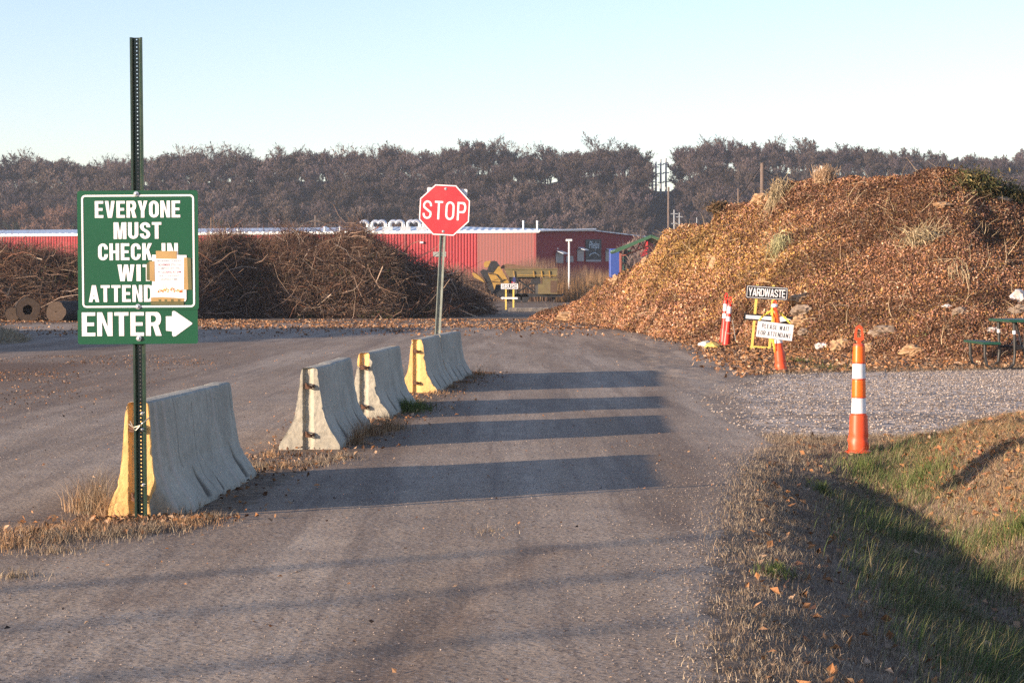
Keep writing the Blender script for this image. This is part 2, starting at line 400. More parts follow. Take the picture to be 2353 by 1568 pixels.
verge = (fy < pad_lo(fx) + wob * .4) & (fy < 60) & (fx > edge(fy) + wob * .5) & ((fy < 21.6) | (fx > 4.2))
pad = (~verge) & (fy > pad_lo(fx) - .5) & (fy < pad_hi(fx) + wob) & (fx > pad_left(fy) + wob * 1.2) & (fy > 20)
pside = (~verge) & (~pad) & (fx > road_right(fy) + wob) & (fy > 34)
hillm = fy > 575
road = ~(verge | pad | pside | hillm | (fy > 150) | (fy < 0) | (np.abs(fx) > 60))
gnd = ~(road | pad | hillm)
# vertex masks: R pad, G litter / soil, B dark debris
vx, vy = TV[:, 0], TV[:, 1]
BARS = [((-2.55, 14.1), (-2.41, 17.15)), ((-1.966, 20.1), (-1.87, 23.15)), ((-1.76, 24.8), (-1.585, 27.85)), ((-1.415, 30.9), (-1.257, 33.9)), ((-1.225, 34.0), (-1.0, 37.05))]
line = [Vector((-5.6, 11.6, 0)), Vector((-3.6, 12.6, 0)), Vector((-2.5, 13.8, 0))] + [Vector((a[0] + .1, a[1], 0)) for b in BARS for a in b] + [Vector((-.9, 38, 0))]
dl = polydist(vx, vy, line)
R_ = ((vy > pad_lo(vx) - .3) & (vy < 60)) * sstep(vx - pad_left(vy), -.5, .5) * sstep(pad_hi(vx) - vy, -.6, .6) * (vy > 20.5)
G_ = np.maximum.reduce([sstep(vx - edge(vy), -.45, .1) * (vy < 22) * sstep(pad_lo(vx) - vy, -.4, .2), sstep(vx - edge(vy), -.2, .3) * (vy < 60) * sstep(pad_lo(vx) - vy, -.3, .3) * (vx > 4),
    sstep(vx - road_right(vy), -.8, .5) * (vy > 34) * sstep(vy - pad_hi(vx), -.4, .4) * (vy < 150), .85 * sstep(dl, .75, .3) * (vy < 39), sstep(vy, 82, 96) * .7, (vy > 150) * 1.0])
B_ = sstep(-vx, 6, 9.5) * sstep(vy, 26, 33) * sstep(vy, 46, 42)
for r_ in RUTS: B_ = np.maximum(B_, .42 * np.exp(-(polydist(vx, vy, r_) / .28) ** 2))
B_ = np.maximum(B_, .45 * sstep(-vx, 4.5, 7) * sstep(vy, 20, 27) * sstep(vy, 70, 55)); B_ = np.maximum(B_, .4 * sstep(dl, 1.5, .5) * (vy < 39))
msk = np.stack([R_, G_, B_], 1)

b = NB('earth'); a = b.n('ShaderNodeAttribute'); a.attribute_name = 'col'; sep = b.n('ShaderNodeSeparateColor'); b.link(a.outputs['Color'], sep.inputs[0])
geo = b.n('ShaderNodeNewGeometry').outputs['Position']
def mp(scale):
    m_ = b.n('ShaderNodeMapping'); m_.inputs['Scale'].default_value = scale; b.link(geo, m_.inputs[0]); return m_.outputs[0]
fine = b.noise(85, 4, .75, geo); med = b.noise(1.6, 5, .6, geo); big = b.noise(.22, 3, .5, geo)
track = b.noise(1.0, 4, .6, mp((.9, .07, 1)), .4)
vo = b.voro(70, geo); vo_g = b.voro(26, geo)
hs = b.n('ShaderNodeSeparateColor'); b.link(vo, hs.inputs[0]); hg = b.n('ShaderNodeSeparateColor'); b.link(vo_g, hg.inputs[0])
roadc = b.mix(b.ramp(track, [(.36, 0.), (.62, 1.)]), (.29, .21, .142), (.465, .362, .265))
roadc = b.mix(b.ramp(b.noise(1.0, 4, .6, mp((9, .16, 1)), .25), [(.52, 0.), (.62, .30)]), roadc, (.20, .15, .11))
roadc = b.mix(b.ramp(med, [(.35, 0.), (.75, .55)]), roadc, (.21, .155, .12))
roadc = b.mix(b.ramp(b.noise(1.0, 5, .65, mp((2.2, .10, 1)), .3), [(.50, 0.), (.60, .45)]), roadc, (.17, .125, .095))
roadc = b.mix(b.ramp(b.noise(7, 5, .7, geo), [(.56, 0.), (.66, .4)]), roadc, (.15, .10, .07))
roadc = b.mix(.85, roadc, b.ramp(fine, [(.3, .35), (.5, .5), (.75, .78)]), 'OVERLAY')
roadc = b.mix(b.ramp(hs.outputs[0], [(.90, 0.), (.93, .45)]), roadc, (.52, .45, .39))
roadc = b.mix(b.ramp(hs.outputs[1], [(.84, 0.), (.88, .6)]), roadc, (.07, .055, .05))
padc = b.mix(b.ramp(med, [(.3, 0.), (.7, 1.)]), (.50, .41, .33), (.40, .32, .25))
padc = b.mix(.9, padc, b.ramp(hg.outputs[0], [(0, .22), (.4, .5), (1, .8)]), 'OVERLAY')
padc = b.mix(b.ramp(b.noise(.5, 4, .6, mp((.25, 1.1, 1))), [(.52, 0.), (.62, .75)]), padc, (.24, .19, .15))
litc = b.mix(b.ramp(b.noise(9, 6, .75, geo), [(.38, 0.), (.6, 1.)]), (.11, .075, .05), (.31, .215, .14))
litc = b.mix(b.ramp(b.noise(2.1, 4, .6, geo), [(.42, 0.), (.6, .6)]), litc, (.12, .085, .06))
litc = b.mix(.7, litc, b.ramp(fine, [(.3, .3), (.5, .5), (.7, .75)]), 'OVERLAY')
nz = b.math('MULTIPLY', b.math('SUBTRACT', b.noise(3.5, 6, .75, geo), .5), 1.6)
def edgef(o, k=1.0): return b.ramp(b.math('ADD', o, nz), [(.38, 0.), (.62, 1.)])
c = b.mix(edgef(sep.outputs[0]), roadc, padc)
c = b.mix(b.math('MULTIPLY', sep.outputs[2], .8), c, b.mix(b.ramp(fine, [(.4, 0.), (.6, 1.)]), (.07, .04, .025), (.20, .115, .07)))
c = b.mix(edgef(sep.outputs[1]), c, litc)
b.color(c); b.rough(.92, 0, .15)
hgt = b.math('ADD', b.math('MULTIPLY', fine, .8), b.math('MULTIPLY', b.voro(26, geo, 'Distance'), .8))
b.bump(hgt, .005, .8)
M_EARTH = b.m
b = NB('hill_floor'); b.color(b.ramp(b.noise(.15, 6, .7), [(.35, (.035, .026, .022)), (.7, (.085, .06, .045))])); b.rough(.95, 0, .1); M_HILL = b.m

def sub(mask, name, mat):
    q = TQ[mask]; u, inv = np.unique(q, return_inverse=True)
    me = new_mesh(name, TV[u], inv.reshape(q.shape), 4, [mat], col=msk[u], smooth=True)
    return tag(obj(name, me), kind='structure')
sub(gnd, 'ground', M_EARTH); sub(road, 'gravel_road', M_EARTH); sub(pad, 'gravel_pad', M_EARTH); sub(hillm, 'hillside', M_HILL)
def PH(x, y): return float(H(np.array([x]), np.array([y]))[0])
def onground(px, py):
    p = gp(px, py)
    for _ in range(3): p = gp(px, py, PH(p.x, p.y))
    return p

# ------------------------------------------------------------------ mounds
def mound(us, Yb, Yr, ZR, nu=260, nv=110, amp=.35, scale=.5, seed=5, pw=1.35, back=.9):
    U = np.linspace(us[0], us[-1], nu); yb = np.interp(U, us, Yb); yr = np.interp(U, us, Yr); zr = np.interp(U, us, ZR)
    Vv = np.linspace(-.04, 1 + back, nv); UU, VV = np.meshgrid(U, Vv)
    Y = yb + (yr - yb) * VV; X = (UU - CX) / F * (yb + (yr - yb) * np.clip(VV, 0, 1.2))
    f = np.where(VV <= 1, 1 - np.clip(1 - VV, 0, 1.04) ** pw, 1 - ((VV - 1) / back) ** 1.6)
    n = fbm(X, Y, scale, seed, 6) * amp * 2 + fbm(X, Y, scale * .3, seed + 9, 2) * amp * 1.6
    Z = zr * f + n * np.clip(f * 4, 0, 1) - .02
    Z = np.where(VV < 0, -.15, Z)
    Vt = np.stack([X + fbm(X, Z * 2 + Y, 1.1, seed + 3) * amp * .6, Y, Z], -1).reshape(-1, 3)
    ix = np.arange(nu * nv).reshape(nv, nu); Q = np.stack([ix[:-1, :-1], ix[:-1, 1:], ix[1:, 1:], ix[1:, :-1]], -1).reshape(-1, 4)
    return Vt, Q
def sample(V, Q, n, ymax=None, wfun=None):
    A, B, C_, D = (V[Q[:, i]] for i in range(4)); nn = np.cross(C_ - A, D - B); ar = np.linalg.norm(nn, axis=1) / 2; nn = nn / (2 * ar[:, None] + 1e-9)
    cen = (A + C_) / 2; view = cen - np.array([0, 0, CAMH]); view /= np.linalg.norm(view, axis=1)[:, None]
    w_ = ar * (0.12 + np.clip(-(nn * view).sum(1) + .25, 0, 1)) * (cen[:, 2] > -.05) / np.maximum(20, cen[:, 1]) ** .8
    if wfun is not None: w_ = w_ * wfun(cen)
    f = rng.choice(len(Q), n, p=w_ / w_.sum()); s = rng.random((n, 1)); t = rng.random((n, 1))
    P = A[f] * (1 - s) * (1 - t) + B[f] * s * (1 - t) + C_[f] * s * t + D[f] * (1 - s) * t
    return P, nn[f]

M_LEAF = attr_mat('dry_leaves', .75, spec=.25)
M_TWIG = attr_mat('bare_twigs', .9, spec=.1)
M_GRASS = attr_mat('grass_blades', .7, spec=.2)
b = NB('leaf_mulch'); b.color(b.ramp(b.noise(3, 6, .75), [(.3, (.05, .024, .012)), (.7, (.19, .09, .04))])); b.rough(.9); b.bump(b.noise(14, 5), .08); M_MULCH = b.m
b = NB('brush_core'); b.color(b.ramp(b.noise(2.5, 6, .8), [(.35, (.018, .012, .009)), (.7, (.075, .048, .032))])); b.rough(.95); b.bump(b.noise(9, 5), .1); M_BCORE = b.m

def proj(P): Y = P[:, 1]; return CX + F * P[:, 0] / Y, 662 - F * (P[:, 2] - CAMH) / Y
def zof(py, Y): return CAMH + (662 - py) / F * Y
# leaf heap
pl = [(1215, 736, 101, 738), (1290, 737, 98, 700), (1340, 741, 92, 672), (1400, 752, 86, 638), (1480, 768, 78, 592), (1512, 776, 76, 548), (1530, 779, 74, 516), (1640, 785, 68, 508), (1652, 786, 67, 472), (1740, 793, 64.5, 447), (1800, 806, 62, 418), (1880, 812, 60.5, 410), (1990, 818, 58.5, 409), (2080, 822, 57, 400), (2125, 824, 56.5, 386), (2160, 825, 56, 381), (2215, 827, 56, 388), (2260, 828, 56, 416), (2340, 829, 56, 452), (2450, 830, 57, 480), (2650, 828, 58, 520), (2800, 826, 60, 640)]
us = [p[0] for p in pl]; Yb = [(1.56 * F) / (p[1] - 662) for p in pl]; Yr = [max(p[2], y + 1.5) for p, y in zip(pl, Yb)]
ZR = [zof(p[3], y) - .12 for p, y in zip(pl, Yr)]
LV, LQ = mound(us, Yb, Yr, [max(0, z) for z in ZR], 360, 150, .30, .6, 5, 1.12)
BV_LEAF = BVHTree.FromPolygons([tuple(v) for v in LV], [tuple(int(i) for i in q) for q in LQ])
NL = 300000
P, Nn = sample(LV, LQ, NL)
px, py = proj(P)
sz = rng.uniform(.04, .10, NL) * np.clip(P[:, 1] / 60, .8, 1.3)
base = palette(NL, [(.31, .15, .075), (.21, .095, .045), (.42, .23, .13), (.12, .055, .03), (.54, .37, .25), (.36, .18, .13), (.40, .18, .06)], [5, 6, 3, 5, 1.5, 3, 1.2], .25)
yel = np.exp(-((px - 1690) / 210) ** 2 - ((py - 600) / 95) ** 2) + .7 * np.exp(-((px - 1560) / 90) ** 2 - ((py - 560) / 50) ** 2) + .4 * np.exp(-((px - 1480) / 90) ** 2 - ((py - 640) / 40) ** 2)
yel = yel * .55 + fbm(P[:, 0], P[:, 2] * 2 + P[:, 1], .5, 31) * .5
isy = rng.random(NL) < np.clip(yel, .03, .8)
base[isy] = palette(isy.sum(), [(.46, .27, .08), (.38, .22, .065), (.54, .35, .14), (.28, .17, .06)], [3, 3, 2, 2], .15)
drk = np.clip(.55 + fbm(P[:, 0], P[:, 1] + P[:, 2] * 3, .5, 41, 5) * 3.0, .0, 1); base *= (.50 + .72 * drk)[:, None]; base *= np.clip(1.08 - (px - 1500)[:, None] / 850 * .25, .7, 1.1)
gr = rng.random(NL) < np.clip(fbm(P[:, 0], P[:, 1] + P[:, 2] * 2, .9, 55) * 2.2 - .62, 0, .6); base[gr] = palette(gr.sum(), [(.14, .15, .05), (.24, .23, .09), (.10, .09, .04)])
V1, Q1 = cards(P + Nn * rng.uniform(-.02, .07, (NL, 1)), Nn, sz, .62, 1.1)
n2 = 2600; P2, N2 = sample(LV, LQ, n2); d2 = rng.normal(0, .6, (n2, 3)) + N2 * .5
V2, Q2, k2 = strands(P2, d2, rng.uniform(.15, .7, n2), rng.uniform(.004, .011, n2), 4, .25)
AV, AQ, AC = join_arrays([(V1, Q1, np.repeat(base, 4, 0)), (V2, Q2, np.repeat(palette(n2, [(.42, .30, .18), (.2, .13, .08), (.55, .42, .26)]), k2, 0))])
heap = obj('leaf_heap', new_mesh('leaf_heap', LV, LQ, 4, [M_MULCH], smooth=True))
tag(heap, 'huge heap of brown and yellow autumn leaves behind the yardwaste sign', 'leaf heap')
lv = obj('leaf_cover', new_mesh('leaf_cover', AV, AQ, 4, [M_LEAF], col=AC), heap); lv['kind'] = 'stuff'

# brush heaps
def brush(pl, name, label, seed, nb, nleaf):
    us = [p[0] for p in pl]; Yb = [(1.56 * F) / (p[1] - 662) for p in pl]; Yr = [y + p[2] for p, y in zip(pl, Yb)]
    ZR = [max(.1, zof(p[3], y) - .80) for p, y in zip(pl, Yr)]
    V, Q = mound(us, Yb, Yr, ZR, 190, 70, .85, .6, seed, 2.3)
    root = obj(name, new_mesh(name, V, Q, 4, [M_BCORE], smooth=True)); tag(root, label, 'brush heap', 'heaps of cut brush')
    P, Nn = sample(V, Q, nb); D = rng.normal(0, 1, (nb, 3)); D[:, 0] *= 1.5; D[:, 2] *= .55; D += Nn * .35
    lg = rng.random(nb) < .07; L = rng.uniform(.35, 1.7, nb) * np.where(lg, 2.1, 1); r = rng.uniform(.005, .017, nb) * np.where(lg, 2.3, 1)
    P0 = P + Nn * rng.uniform(-.2, .42, (nb, 1)) - D / np.linalg.norm(D, axis=1)[:, None] * L[:, None] * .35
    V1, Q1, k1 = strands(P0, D, L, r, 5, .36, .03)
    c1 = palette(nb, [(.115, .072, .05), (.20, .135, .10), (.30, .22, .165), (.052, .036, .028), (.46, .36, .27), (.17, .08, .05)], [4, 4, 1.6, 5, .6, 2]); c1[lg] *= 1.25
    P3, N3 = sample(V, Q, nleaf); g = fbm(P3[:, 0], P3[:, 2] * 2, .45, seed + 3, 3)
    c3 = palette(nleaf, [(.20, .10, .055), (.30, .17, .10), (.12, .06, .035)]); m_ = g > .08; c3[m_] = palette(m_.sum(), [(.05, .075, .022), (.085, .10, .035), (.12, .12, .05)])
    px3, py3 = proj(P3); pk = (np.abs(px3 - 1010) < 60) & (py3 > 615) & (py3 < 678); c3[pk] = palette(pk.sum(), [(.40, .27, .22), (.30, .19, .15), (.5, .36, .28)])
    V3, Q3 = cards(P3 + N3 * rng.uniform(-.05, .3, (nleaf, 1)), N3, rng.uniform(.06, .16, nleaf), .6, 1.2)
    # twigs standing up from the top
    P4, N4 = sample(V, Q, nb // 3, wfun=lambda c: np.clip(c[:, 2] - 1.6, 0, 3)); D4 = rng.normal(0, .45, (len(P4), 3)); D4[:, 2] = np.abs(D4[:, 2]) + .7
    V4, Q4, k4 = strands(P4, D4, rng.uniform(.3, 1.0, len(P4)) * np.where(rng.random(len(P4)) < .05, 1.9, 1), rng.uniform(.005, .012, len(P4)), 4, .2)
    A = join_arrays([(V1, Q1, np.repeat(c1, k1, 0)), (V3, Q3, np.repeat(c3, 4, 0)), (V4, Q4, np.repeat(palette(len(P4), [(.20, .11, .08), (.14, .08, .06), (.26, .16, .11)]), k4, 0))])
    br = obj('branches', new_mesh(name + '_branches', A[0], A[1], 4, [M_TWIG], col=A[2]), root); br['kind'] = 'stuff'
    return root, V, Q
b1 = [(-160, 736, 5, 560), (-60, 736, 5, 524), (0, 736, 5, 522), (60, 736, 5, 528), (150, 736, 5, 534), (240, 736, 5, 545), (300, 735, 5, 600), (350, 733, 4, 690), (365, 731, 3, 728)]
b2 = [(300, 732, 4, 728), (330, 732, 5, 640), (400, 733, 5, 532), (460, 733, 5, 506), (500, 732, 5, 500), (560, 731, 5, 514), (620, 731, 5, 524), (700, 731, 5, 530), (780, 731, 5, 528), (850, 731, 5, 538), (900, 731, 5, 556), (940, 730, 5, 584), (1000, 730, 5, 606), (1050, 728, 5, 636), (1085, 726, 4.5, 664), (1112, 723, 3.5, 708), (1125, 721, 2, 717)]
brush(b1, 'brush_heap', 'tangled brown brush heap with sawn logs at its foot, left of the check in sign', 11, 7000, 3500)
brush(b2, 'brush_heap', 'long brush heap with green patches between the check in sign and stop sign', 12, 19000, 12000)
# windrow outside the frame whose shadow falls across the yard
def windrow():
    pts = [(-30, 33, 2.4), (-28.5, 38, 3.0), (-27, 43, 3.3), (-25.5, 48, 3.3), (-24.6, 53, 3.7), (-23.6, 58, 4.0), (-22.6, 64, 4.2), (-22, 69, 3.9), (-22, 73, 2.4), (-22, 75, .3)]
    n = 70; t = np.linspace(0, 1, n); px_ = np.interp(t, np.linspace(0, 1, len(pts)), [p[0] for p in pts]); py_ = np.interp(t, np.linspace(0, 1, len(pts)), [p[1] for p in pts]); h_ = np.interp(t, np.linspace(0, 1, len(pts)), [p[2] for p in pts])
    s = np.linspace(-1, 1, 31); X = px_[:, None] + s[None] * 3.4; Y = np.repeat(py_[:, None], 31, 1)
    Z = h_[:, None] * np.clip(1 - np.abs(s[None]) ** 1.6, 0, 1) + fbm(X, Y, .8, 61) * .8 * (np.abs(s[None]) < .97) - .05
    ix = np.arange(n * 31).reshape(n, 31); Q = np.stack([ix[:-1, :-1], ix[:-1, 1:], ix[1:, 1:], ix[1:, :-1]], -1).reshape(-1, 4)
    V = np.stack([X, Y, Z], -1).reshape(-1, 3); root = obj('brush_heap', new_mesh('brush_windrow', V, Q, 4, [M_BCORE], smooth=True))
    tag(root, 'long windrow of brush at the side of the yard, outside the view', 'brush heap', 'heaps of cut brush')
    P = V[rng.choice(len(V), 2600)]; D = rng.normal(0, 1, (2600, 3)); V1, Q1, k = strands(P, D, rng.uniform(.5, 1.8, 2600), rng.uniform(.01, .03, 2600), 4, .3)
    obj('branches', new_mesh('windrow_branches', V1, Q1, 4, [M_TWIG], col=np.repeat(palette(2600, [(.14, .09, .06), (.25, .17, .12)]), k, 0)), root)['kind'] = 'stuff'
windrow()

# ------------------------------------------------------------------ bare trees
def tree_arrays(seed, h=12.0, spread=1.0, dens=1.0, thin=1.0):
    r = random.Random(seed); segs0 = []; segs = []; tw = []
    def grow(p, d, L, rad, lvl, out):
        n = 3 if lvl < 2 else 2 if lvl < 3 else 1; q = p; pts = [p]
        for i in range(n):
            d = (d + Vector((r.gauss(0, .16), r.gauss(0, .16), r.gauss(.05, .1)))).normalized(); q2 = q + d * (L / n)
            out.append((q, q2, rad * (1 - .55 * i / n), rad * (1 - .55 * (i + 1) / n))); q = q2; pts.append(q)
        if lvl >= 1:
            for _ in range(int((0, 8, 7, 7)[lvl] * dens)):
                j = r.randrange(0, len(pts) - 1); s = pts[j].lerp(pts[j + 1], r.random()); dd = (d * .55 + Vector((r.gauss(0, .55), r.gauss(0, .55), r.gauss(.3, .4)))).normalized(); tw.append((s, dd, r.uniform(.45, 1.35) * h / 12))
            if lvl == 3: return
        k = {0: 8, 1: 5, 2: 4}[lvl]
        for i in range(k):
            f = (.25 + .75 * (i + 1) / k) if lvl else .30 + .70 * (i + 1) / k
            s = p.lerp(q, 0)  # start
            t_ = f * (len(pts) - 1); j = min(int(t_), len(pts) - 2); s = pts[j].lerp(pts[j + 1], t_ - j); a = r.uniform(0, 2 * PI)
            side = Vector((math.cos(a), math.sin(a), 0)) * spread * (1.0 if lvl == 0 else .8); nd = (d * (.8 if lvl else .95) + side * (.62 if lvl else .82) + Vector((0, 0, .15))).normalized()
            grow(s, nd, L * (.92 if lvl == 0 else .56) * r.uniform(.75, 1.15) * (1.05 - .2 * f if lvl == 0 else 1.15 - .35 * f), rad * .5 * (1.1 - .4 * f), lvl + 1, segs)
    grow(Vector((0, 0, -.4)), Vector((0, 0, 1)), h * .46, h * .016 * thin, 0, segs0)
    def tub(sg, n=3):
        a = np.array([s[0][:] for s in sg]); b_ = np.array([s[1][:] for s in sg]); ra = np.array([s[2] for s in sg]); rb = np.array([s[3] for s in sg]); d = b_ - a; d /= np.linalg.norm(d, axis=1)[:, None] + 1e-9
        U = np.cross(d, np.array([[.31, .95, .1]])); U /= np.linalg.norm(U, axis=1)[:, None] + 1e-9; W = np.cross(d, U); V = np.empty((len(sg), 2, n, 3))
        for j in range(n):
            o = U * math.cos(2 * PI * j / n) + W * math.sin(2 * PI * j / n); V[:, 0, j] = a + o * ra[:, None]; V[:, 1, j] = b_ + o * rb[:, None]
        ix = np.arange(len(sg) * 2 * n).reshape(-1, 2, n); return V.reshape(-1, 3), np.concatenate([np.stack([ix[:, 0, j], ix[:, 0, (j + 1) % n], ix[:, 1, (j + 1) % n], ix[:, 1, j]], -1) for j in range(n)])
    tv, tq = tub(segs0, 6); segs = [(p, q, max(a, .017), max(b, .011)) for p, q, a, b in segs]; sv, sq = tub(segs)
    s = np.array([t[0][:] for t in tw]); d = np.array([t[1][:] for t in tw]); L = np.array([t[2] for t in tw]); rr = np.random.default_rng(seed); U = np.cross(d, rr.normal(0, 1, d.shape)); U /= np.linalg.norm(U, axis=1)[:, None]
    wdt = .0085 * thin; bnd = rr.normal(0, .13, d.shape)
    Vt = np.stack([s - U * wdt, s + U * wdt, s + (d * .6 + bnd) * L[:, None] + U * wdt * .8, s + d * L[:, None]], 1).reshape(-1, 3); Qt = np.arange(len(Vt)).reshape(-1, 4)
    # forked side twigs
    s2 = s + (d * .5 + bnd * .8) * L[:, None]; d2 = d + rr.normal(0, .6, d.shape); Vt2 = np.stack([s2 - U * wdt * .7, s2 + U * wdt * .7, s2 + d2 * (L * .3)[:, None] + U * wdt * .5, s2 + d2 * (L * .55)[:, None]], 1).reshape(-1, 3)
    V = np.concatenate([sv, Vt, Vt2]); Q = np.concatenate([sq, Qt + len(sv), Qt + len(sv) + len(Vt)])
    return (tv, tq), (V, Q), (np.concatenate([sv, Vt]), np.concatenate([sq, Qt + len(sv)]))
VAR = [tree_arrays(100 + i, 12, [1, .8, 1.15, .7, 1, .9, 1.1, .8][i], [1.0, 1.2, .8, 1.1, 1.3, .7, .3, .4][i]) for i in range(8)]
M_TRUNK = attr_mat('tree_bark', .9, objrand=True, spec=.1); M_CROWN = attr_mat('tree_twigs', .9, objrand=True, spec=.1)
TREECOL = [((.16, .14, .13), (.098, .076, .072)), ((.13, .11, .10), (.11, .078, .068)), ((.20, .18, .17), (.082, .069, .070))]
tm = {}
for i, (T, C_, C2_) in enumerate(VAR):
    for j, (ct, cc) in enumerate(TREECOL):
        if (i + j) % 2 == 0 or True:
            tm[i, j] = (new_mesh('trunk', T[0], T[1], 4, [M_TRUNK], col=np.tile(ct, (len(T[0]), 1))), new_mesh('crown', C_[0], C_[1], 4, [M_CROWN], col=np.tile(cc, (len(C_[0]), 1))))
def place_tree(x, y, s, v, j, label, group, z=None, rz=None, name='bare_tree'):
    t = thing(name, label, 'tree', (x, y, PH(x, y) if z is None else z), random.uniform(0, 6.28) if rz is None else rz, group); t.scale = (s * random.uniform(.9, 1.15), s * random.uniform(.9, 1.15), s)
    obj('trunk', tm[v, j][0], t); obj('crown', tm[v, j][1], t); return t
cand = []
for yy in np.arange(588, 792, 6.8):
    for xx in np.arange(-225, 232, 6.2):
        x = xx + random.uniform(-3, 3); y = yy + random.uniform(-3, 3); p_ = CX + F * x / y
        if -90 < p_ < 2450: cand.append((x, y, p_))
cand = [c_ for c_ in cand if not (1484 < c_[2] < 1556 and c_[1] > 640)]
sky_ = [c_ for c_ in cand if 752 < c_[1] < 770]; front = [c_ for c_ in cand if c_[1] < 597]
mass = [c_ for c_ in cand if c_ not in set(sky_) and c_ not in set(front)]
def skyscale(x): return 1.0
for k, (x, y, p_) in enumerate(sky_):
    s = random.choice([.62, .72, .82, .92, 1.0]) * (1.2 if random.random() < .2 else 1)
    sp_ = random.random() < .3
    place_tree(x, y, random.uniform(1.0, 1.45) if sp_ else s * .97, random.choice([6, 7]) if sp_ else random.randrange(6), random.randrange(3), 'bare tree on the skyline of the wooded ridge', 'bare trees along the ridge')
for k, (x, y, p_) in enumerate(front):
    s = random.uniform(.75, 1.1)
    place_tree(x, y, s, random.randrange(8), random.randrange(3), 'bare tree at the foot of the wooded hill behind the red building', 'bare trees at the foot of the hill')
parts = []
for x, y, p_ in mass:
    T, C_0, C_ = VAR[random.randrange(6)]; s = random.uniform(.7, 1.12); a_ = random.uniform(0, 6.28); R = np.array([[math.cos(a_), -math.sin(a_), 0], [math.sin(a_), math.cos(a_), 0], [0, 0, 1]]) * s
    o_ = np.array([x, y, PH(x, y)]); cc = np.array([.094, .075, .071]) * random.uniform(.7, 1.3) * (1 + 1.3 * float(fbm(np.array([x]), np.array([y * 2]), .022, 7, 3)[0])) * np.array([1.08, 1, random.uniform(.85, 1.12)])
    if p_ < 470 and y < 680: cc = np.array([.17, .10, .075]) * random.uniform(.8, 1.2)
    if y < 660 and random.random() < .12: cc = np.array([.035, .045, .03])
    parts.append((T[0] @ R.T + o_, T[1], np.tile(cc * 1.25, (len(T[0]), 1)))); parts.append((C_[0] @ R.T + o_, C_[1], np.tile(cc, (len(C_[0]), 1))))
A = join_arrays(parts); del parts
tag(obj('woodland', new_mesh('woodland', A[0], A[1], 4, [M_TWIG], col=A[2])), kind='stuff', label='dense bare woodland covering the far hill', cat='woodland')
# paler, taller trees standing out before the hill
tm2 = {}
for v in range(8):
    T, C_, C2_ = VAR[v]; tm[v, 9] = (new_mesh('trunk', T[0], T[1], 4, [M_TRUNK], col=np.tile((.27, .22, .19), (len(T[0]), 1))), new_mesh('crown', C_[0], C_[1], 4, [M_CROWN], col=np.tile((.25, .19, .165), (len(C_[0]), 1))))
for p_, Y, hh, v, lab in [(1235, 470, .72, 0, 'pale bare tree behind the stack pipes of the red building'), (1285, 460, .98, 1, 'broad pale bare tree right above the ridge of the red roof'), (1345, 465, 1.02, 2, 'tall pale bare tree above the script sign of the red building'), (1400, 480, .8, 3, 'smaller pale bare tree above the green roof gable'), (1145, 480, .6, 0, 'small pale bare tree just right of the stop sign')]:
    place_tree((p_ - CX) / F * Y, Y, hh, v, 9, lab, 'pale trees before the hill', z=0)
for p_, Y, s_, v, lab in [(1478, 205, .5, 6, 'thin bare tree with a forked trunk behind the left tip of the leaf heap'), (1492, 215, .62, 7, 'tall thin bare tree beside the leaf heap, nearest the power line gap')]:
    place_tree((p_ - CX) / F * Y, Y, s_ * 1.15, v, 9, lab, 'thin trees by the leaf heap', z=0)
# shade bands on the near road come from unseen posts added at the end

# ------------------------------------------------------------------ tall dry growth behind the machine
def belt(name, pxr, Yr_, topf, n, cols, wd, lab, cat, clump=1):
    px_ = rng.uniform(pxr[0], pxr[1], n); Y = rng.uniform(Yr_[0], Yr_[1], n); X = (px_ - CX) / F * Y; top = np.array([zof(np.interp(p, [q[0] for q in topf], [q[1] for q in topf]), y) for p, y in zip(px_, Y)])
    cl = .74 + .7 * fbm(X, Y * 0 + 3, .5, 71, 4) + rng.uniform(-.45, .2, n); Hh = np.clip(top * cl, .5, None)
    V, Q, k = blades(np.stack([X, Y, np.zeros(n)], 1), Hh, rng.uniform(*wd, n), rng.uniform(0, .25, n), 3); c_ = palette(n, cols); c_ *= (1 + fbm(X, Y, .35, 77)[:, None] * .6)
    return tag(obj(name, new_mesh(name, V, Q, 4, [M_GRASS], col=np.repeat(c_, k, 0))), lab, cat, kind='stuff')
belt('tall_dry_grass', (900, 1560), (246, 272), [(900, 606), (1000, 600), (1100, 596), (1200, 590), (1240, 592), (1290, 580), (1330, 592), (1400, 604), (1450, 612), (1560, 640)], 26000, [(.20, .125, .08), (.16, .10, .07), (.25, .17, .11), (.12, .075, .055)], (.03, .07), 'belt of tall dry grass and brush before the red building', 'tall grass')
belt('tall_dry_grass', (1275, 1520), (232, 244), [(1275, 632), (1300, 614), (1400, 604), (1440, 606), (1470, 614), (1520, 630)], 6000, [(.27, .15, .065), (.21, .115, .05), (.33, .20, .095)], (.02, .05), 'stand of orange dry grass right of the yellow screening machine', 'tall grass')
belt('brushwood', (100, 1000), (120, 140), [(100, 552), (430, 530), (520, 520), (640, 556), (800, 562), (900, 590), (1000, 612)], 9000, [(.22, .12, .085), (.16, .09, .07), (.28, .17, .12)], (.02, .04), 'thin reddish brushwood rising behind the cut brush', 'brushwood')

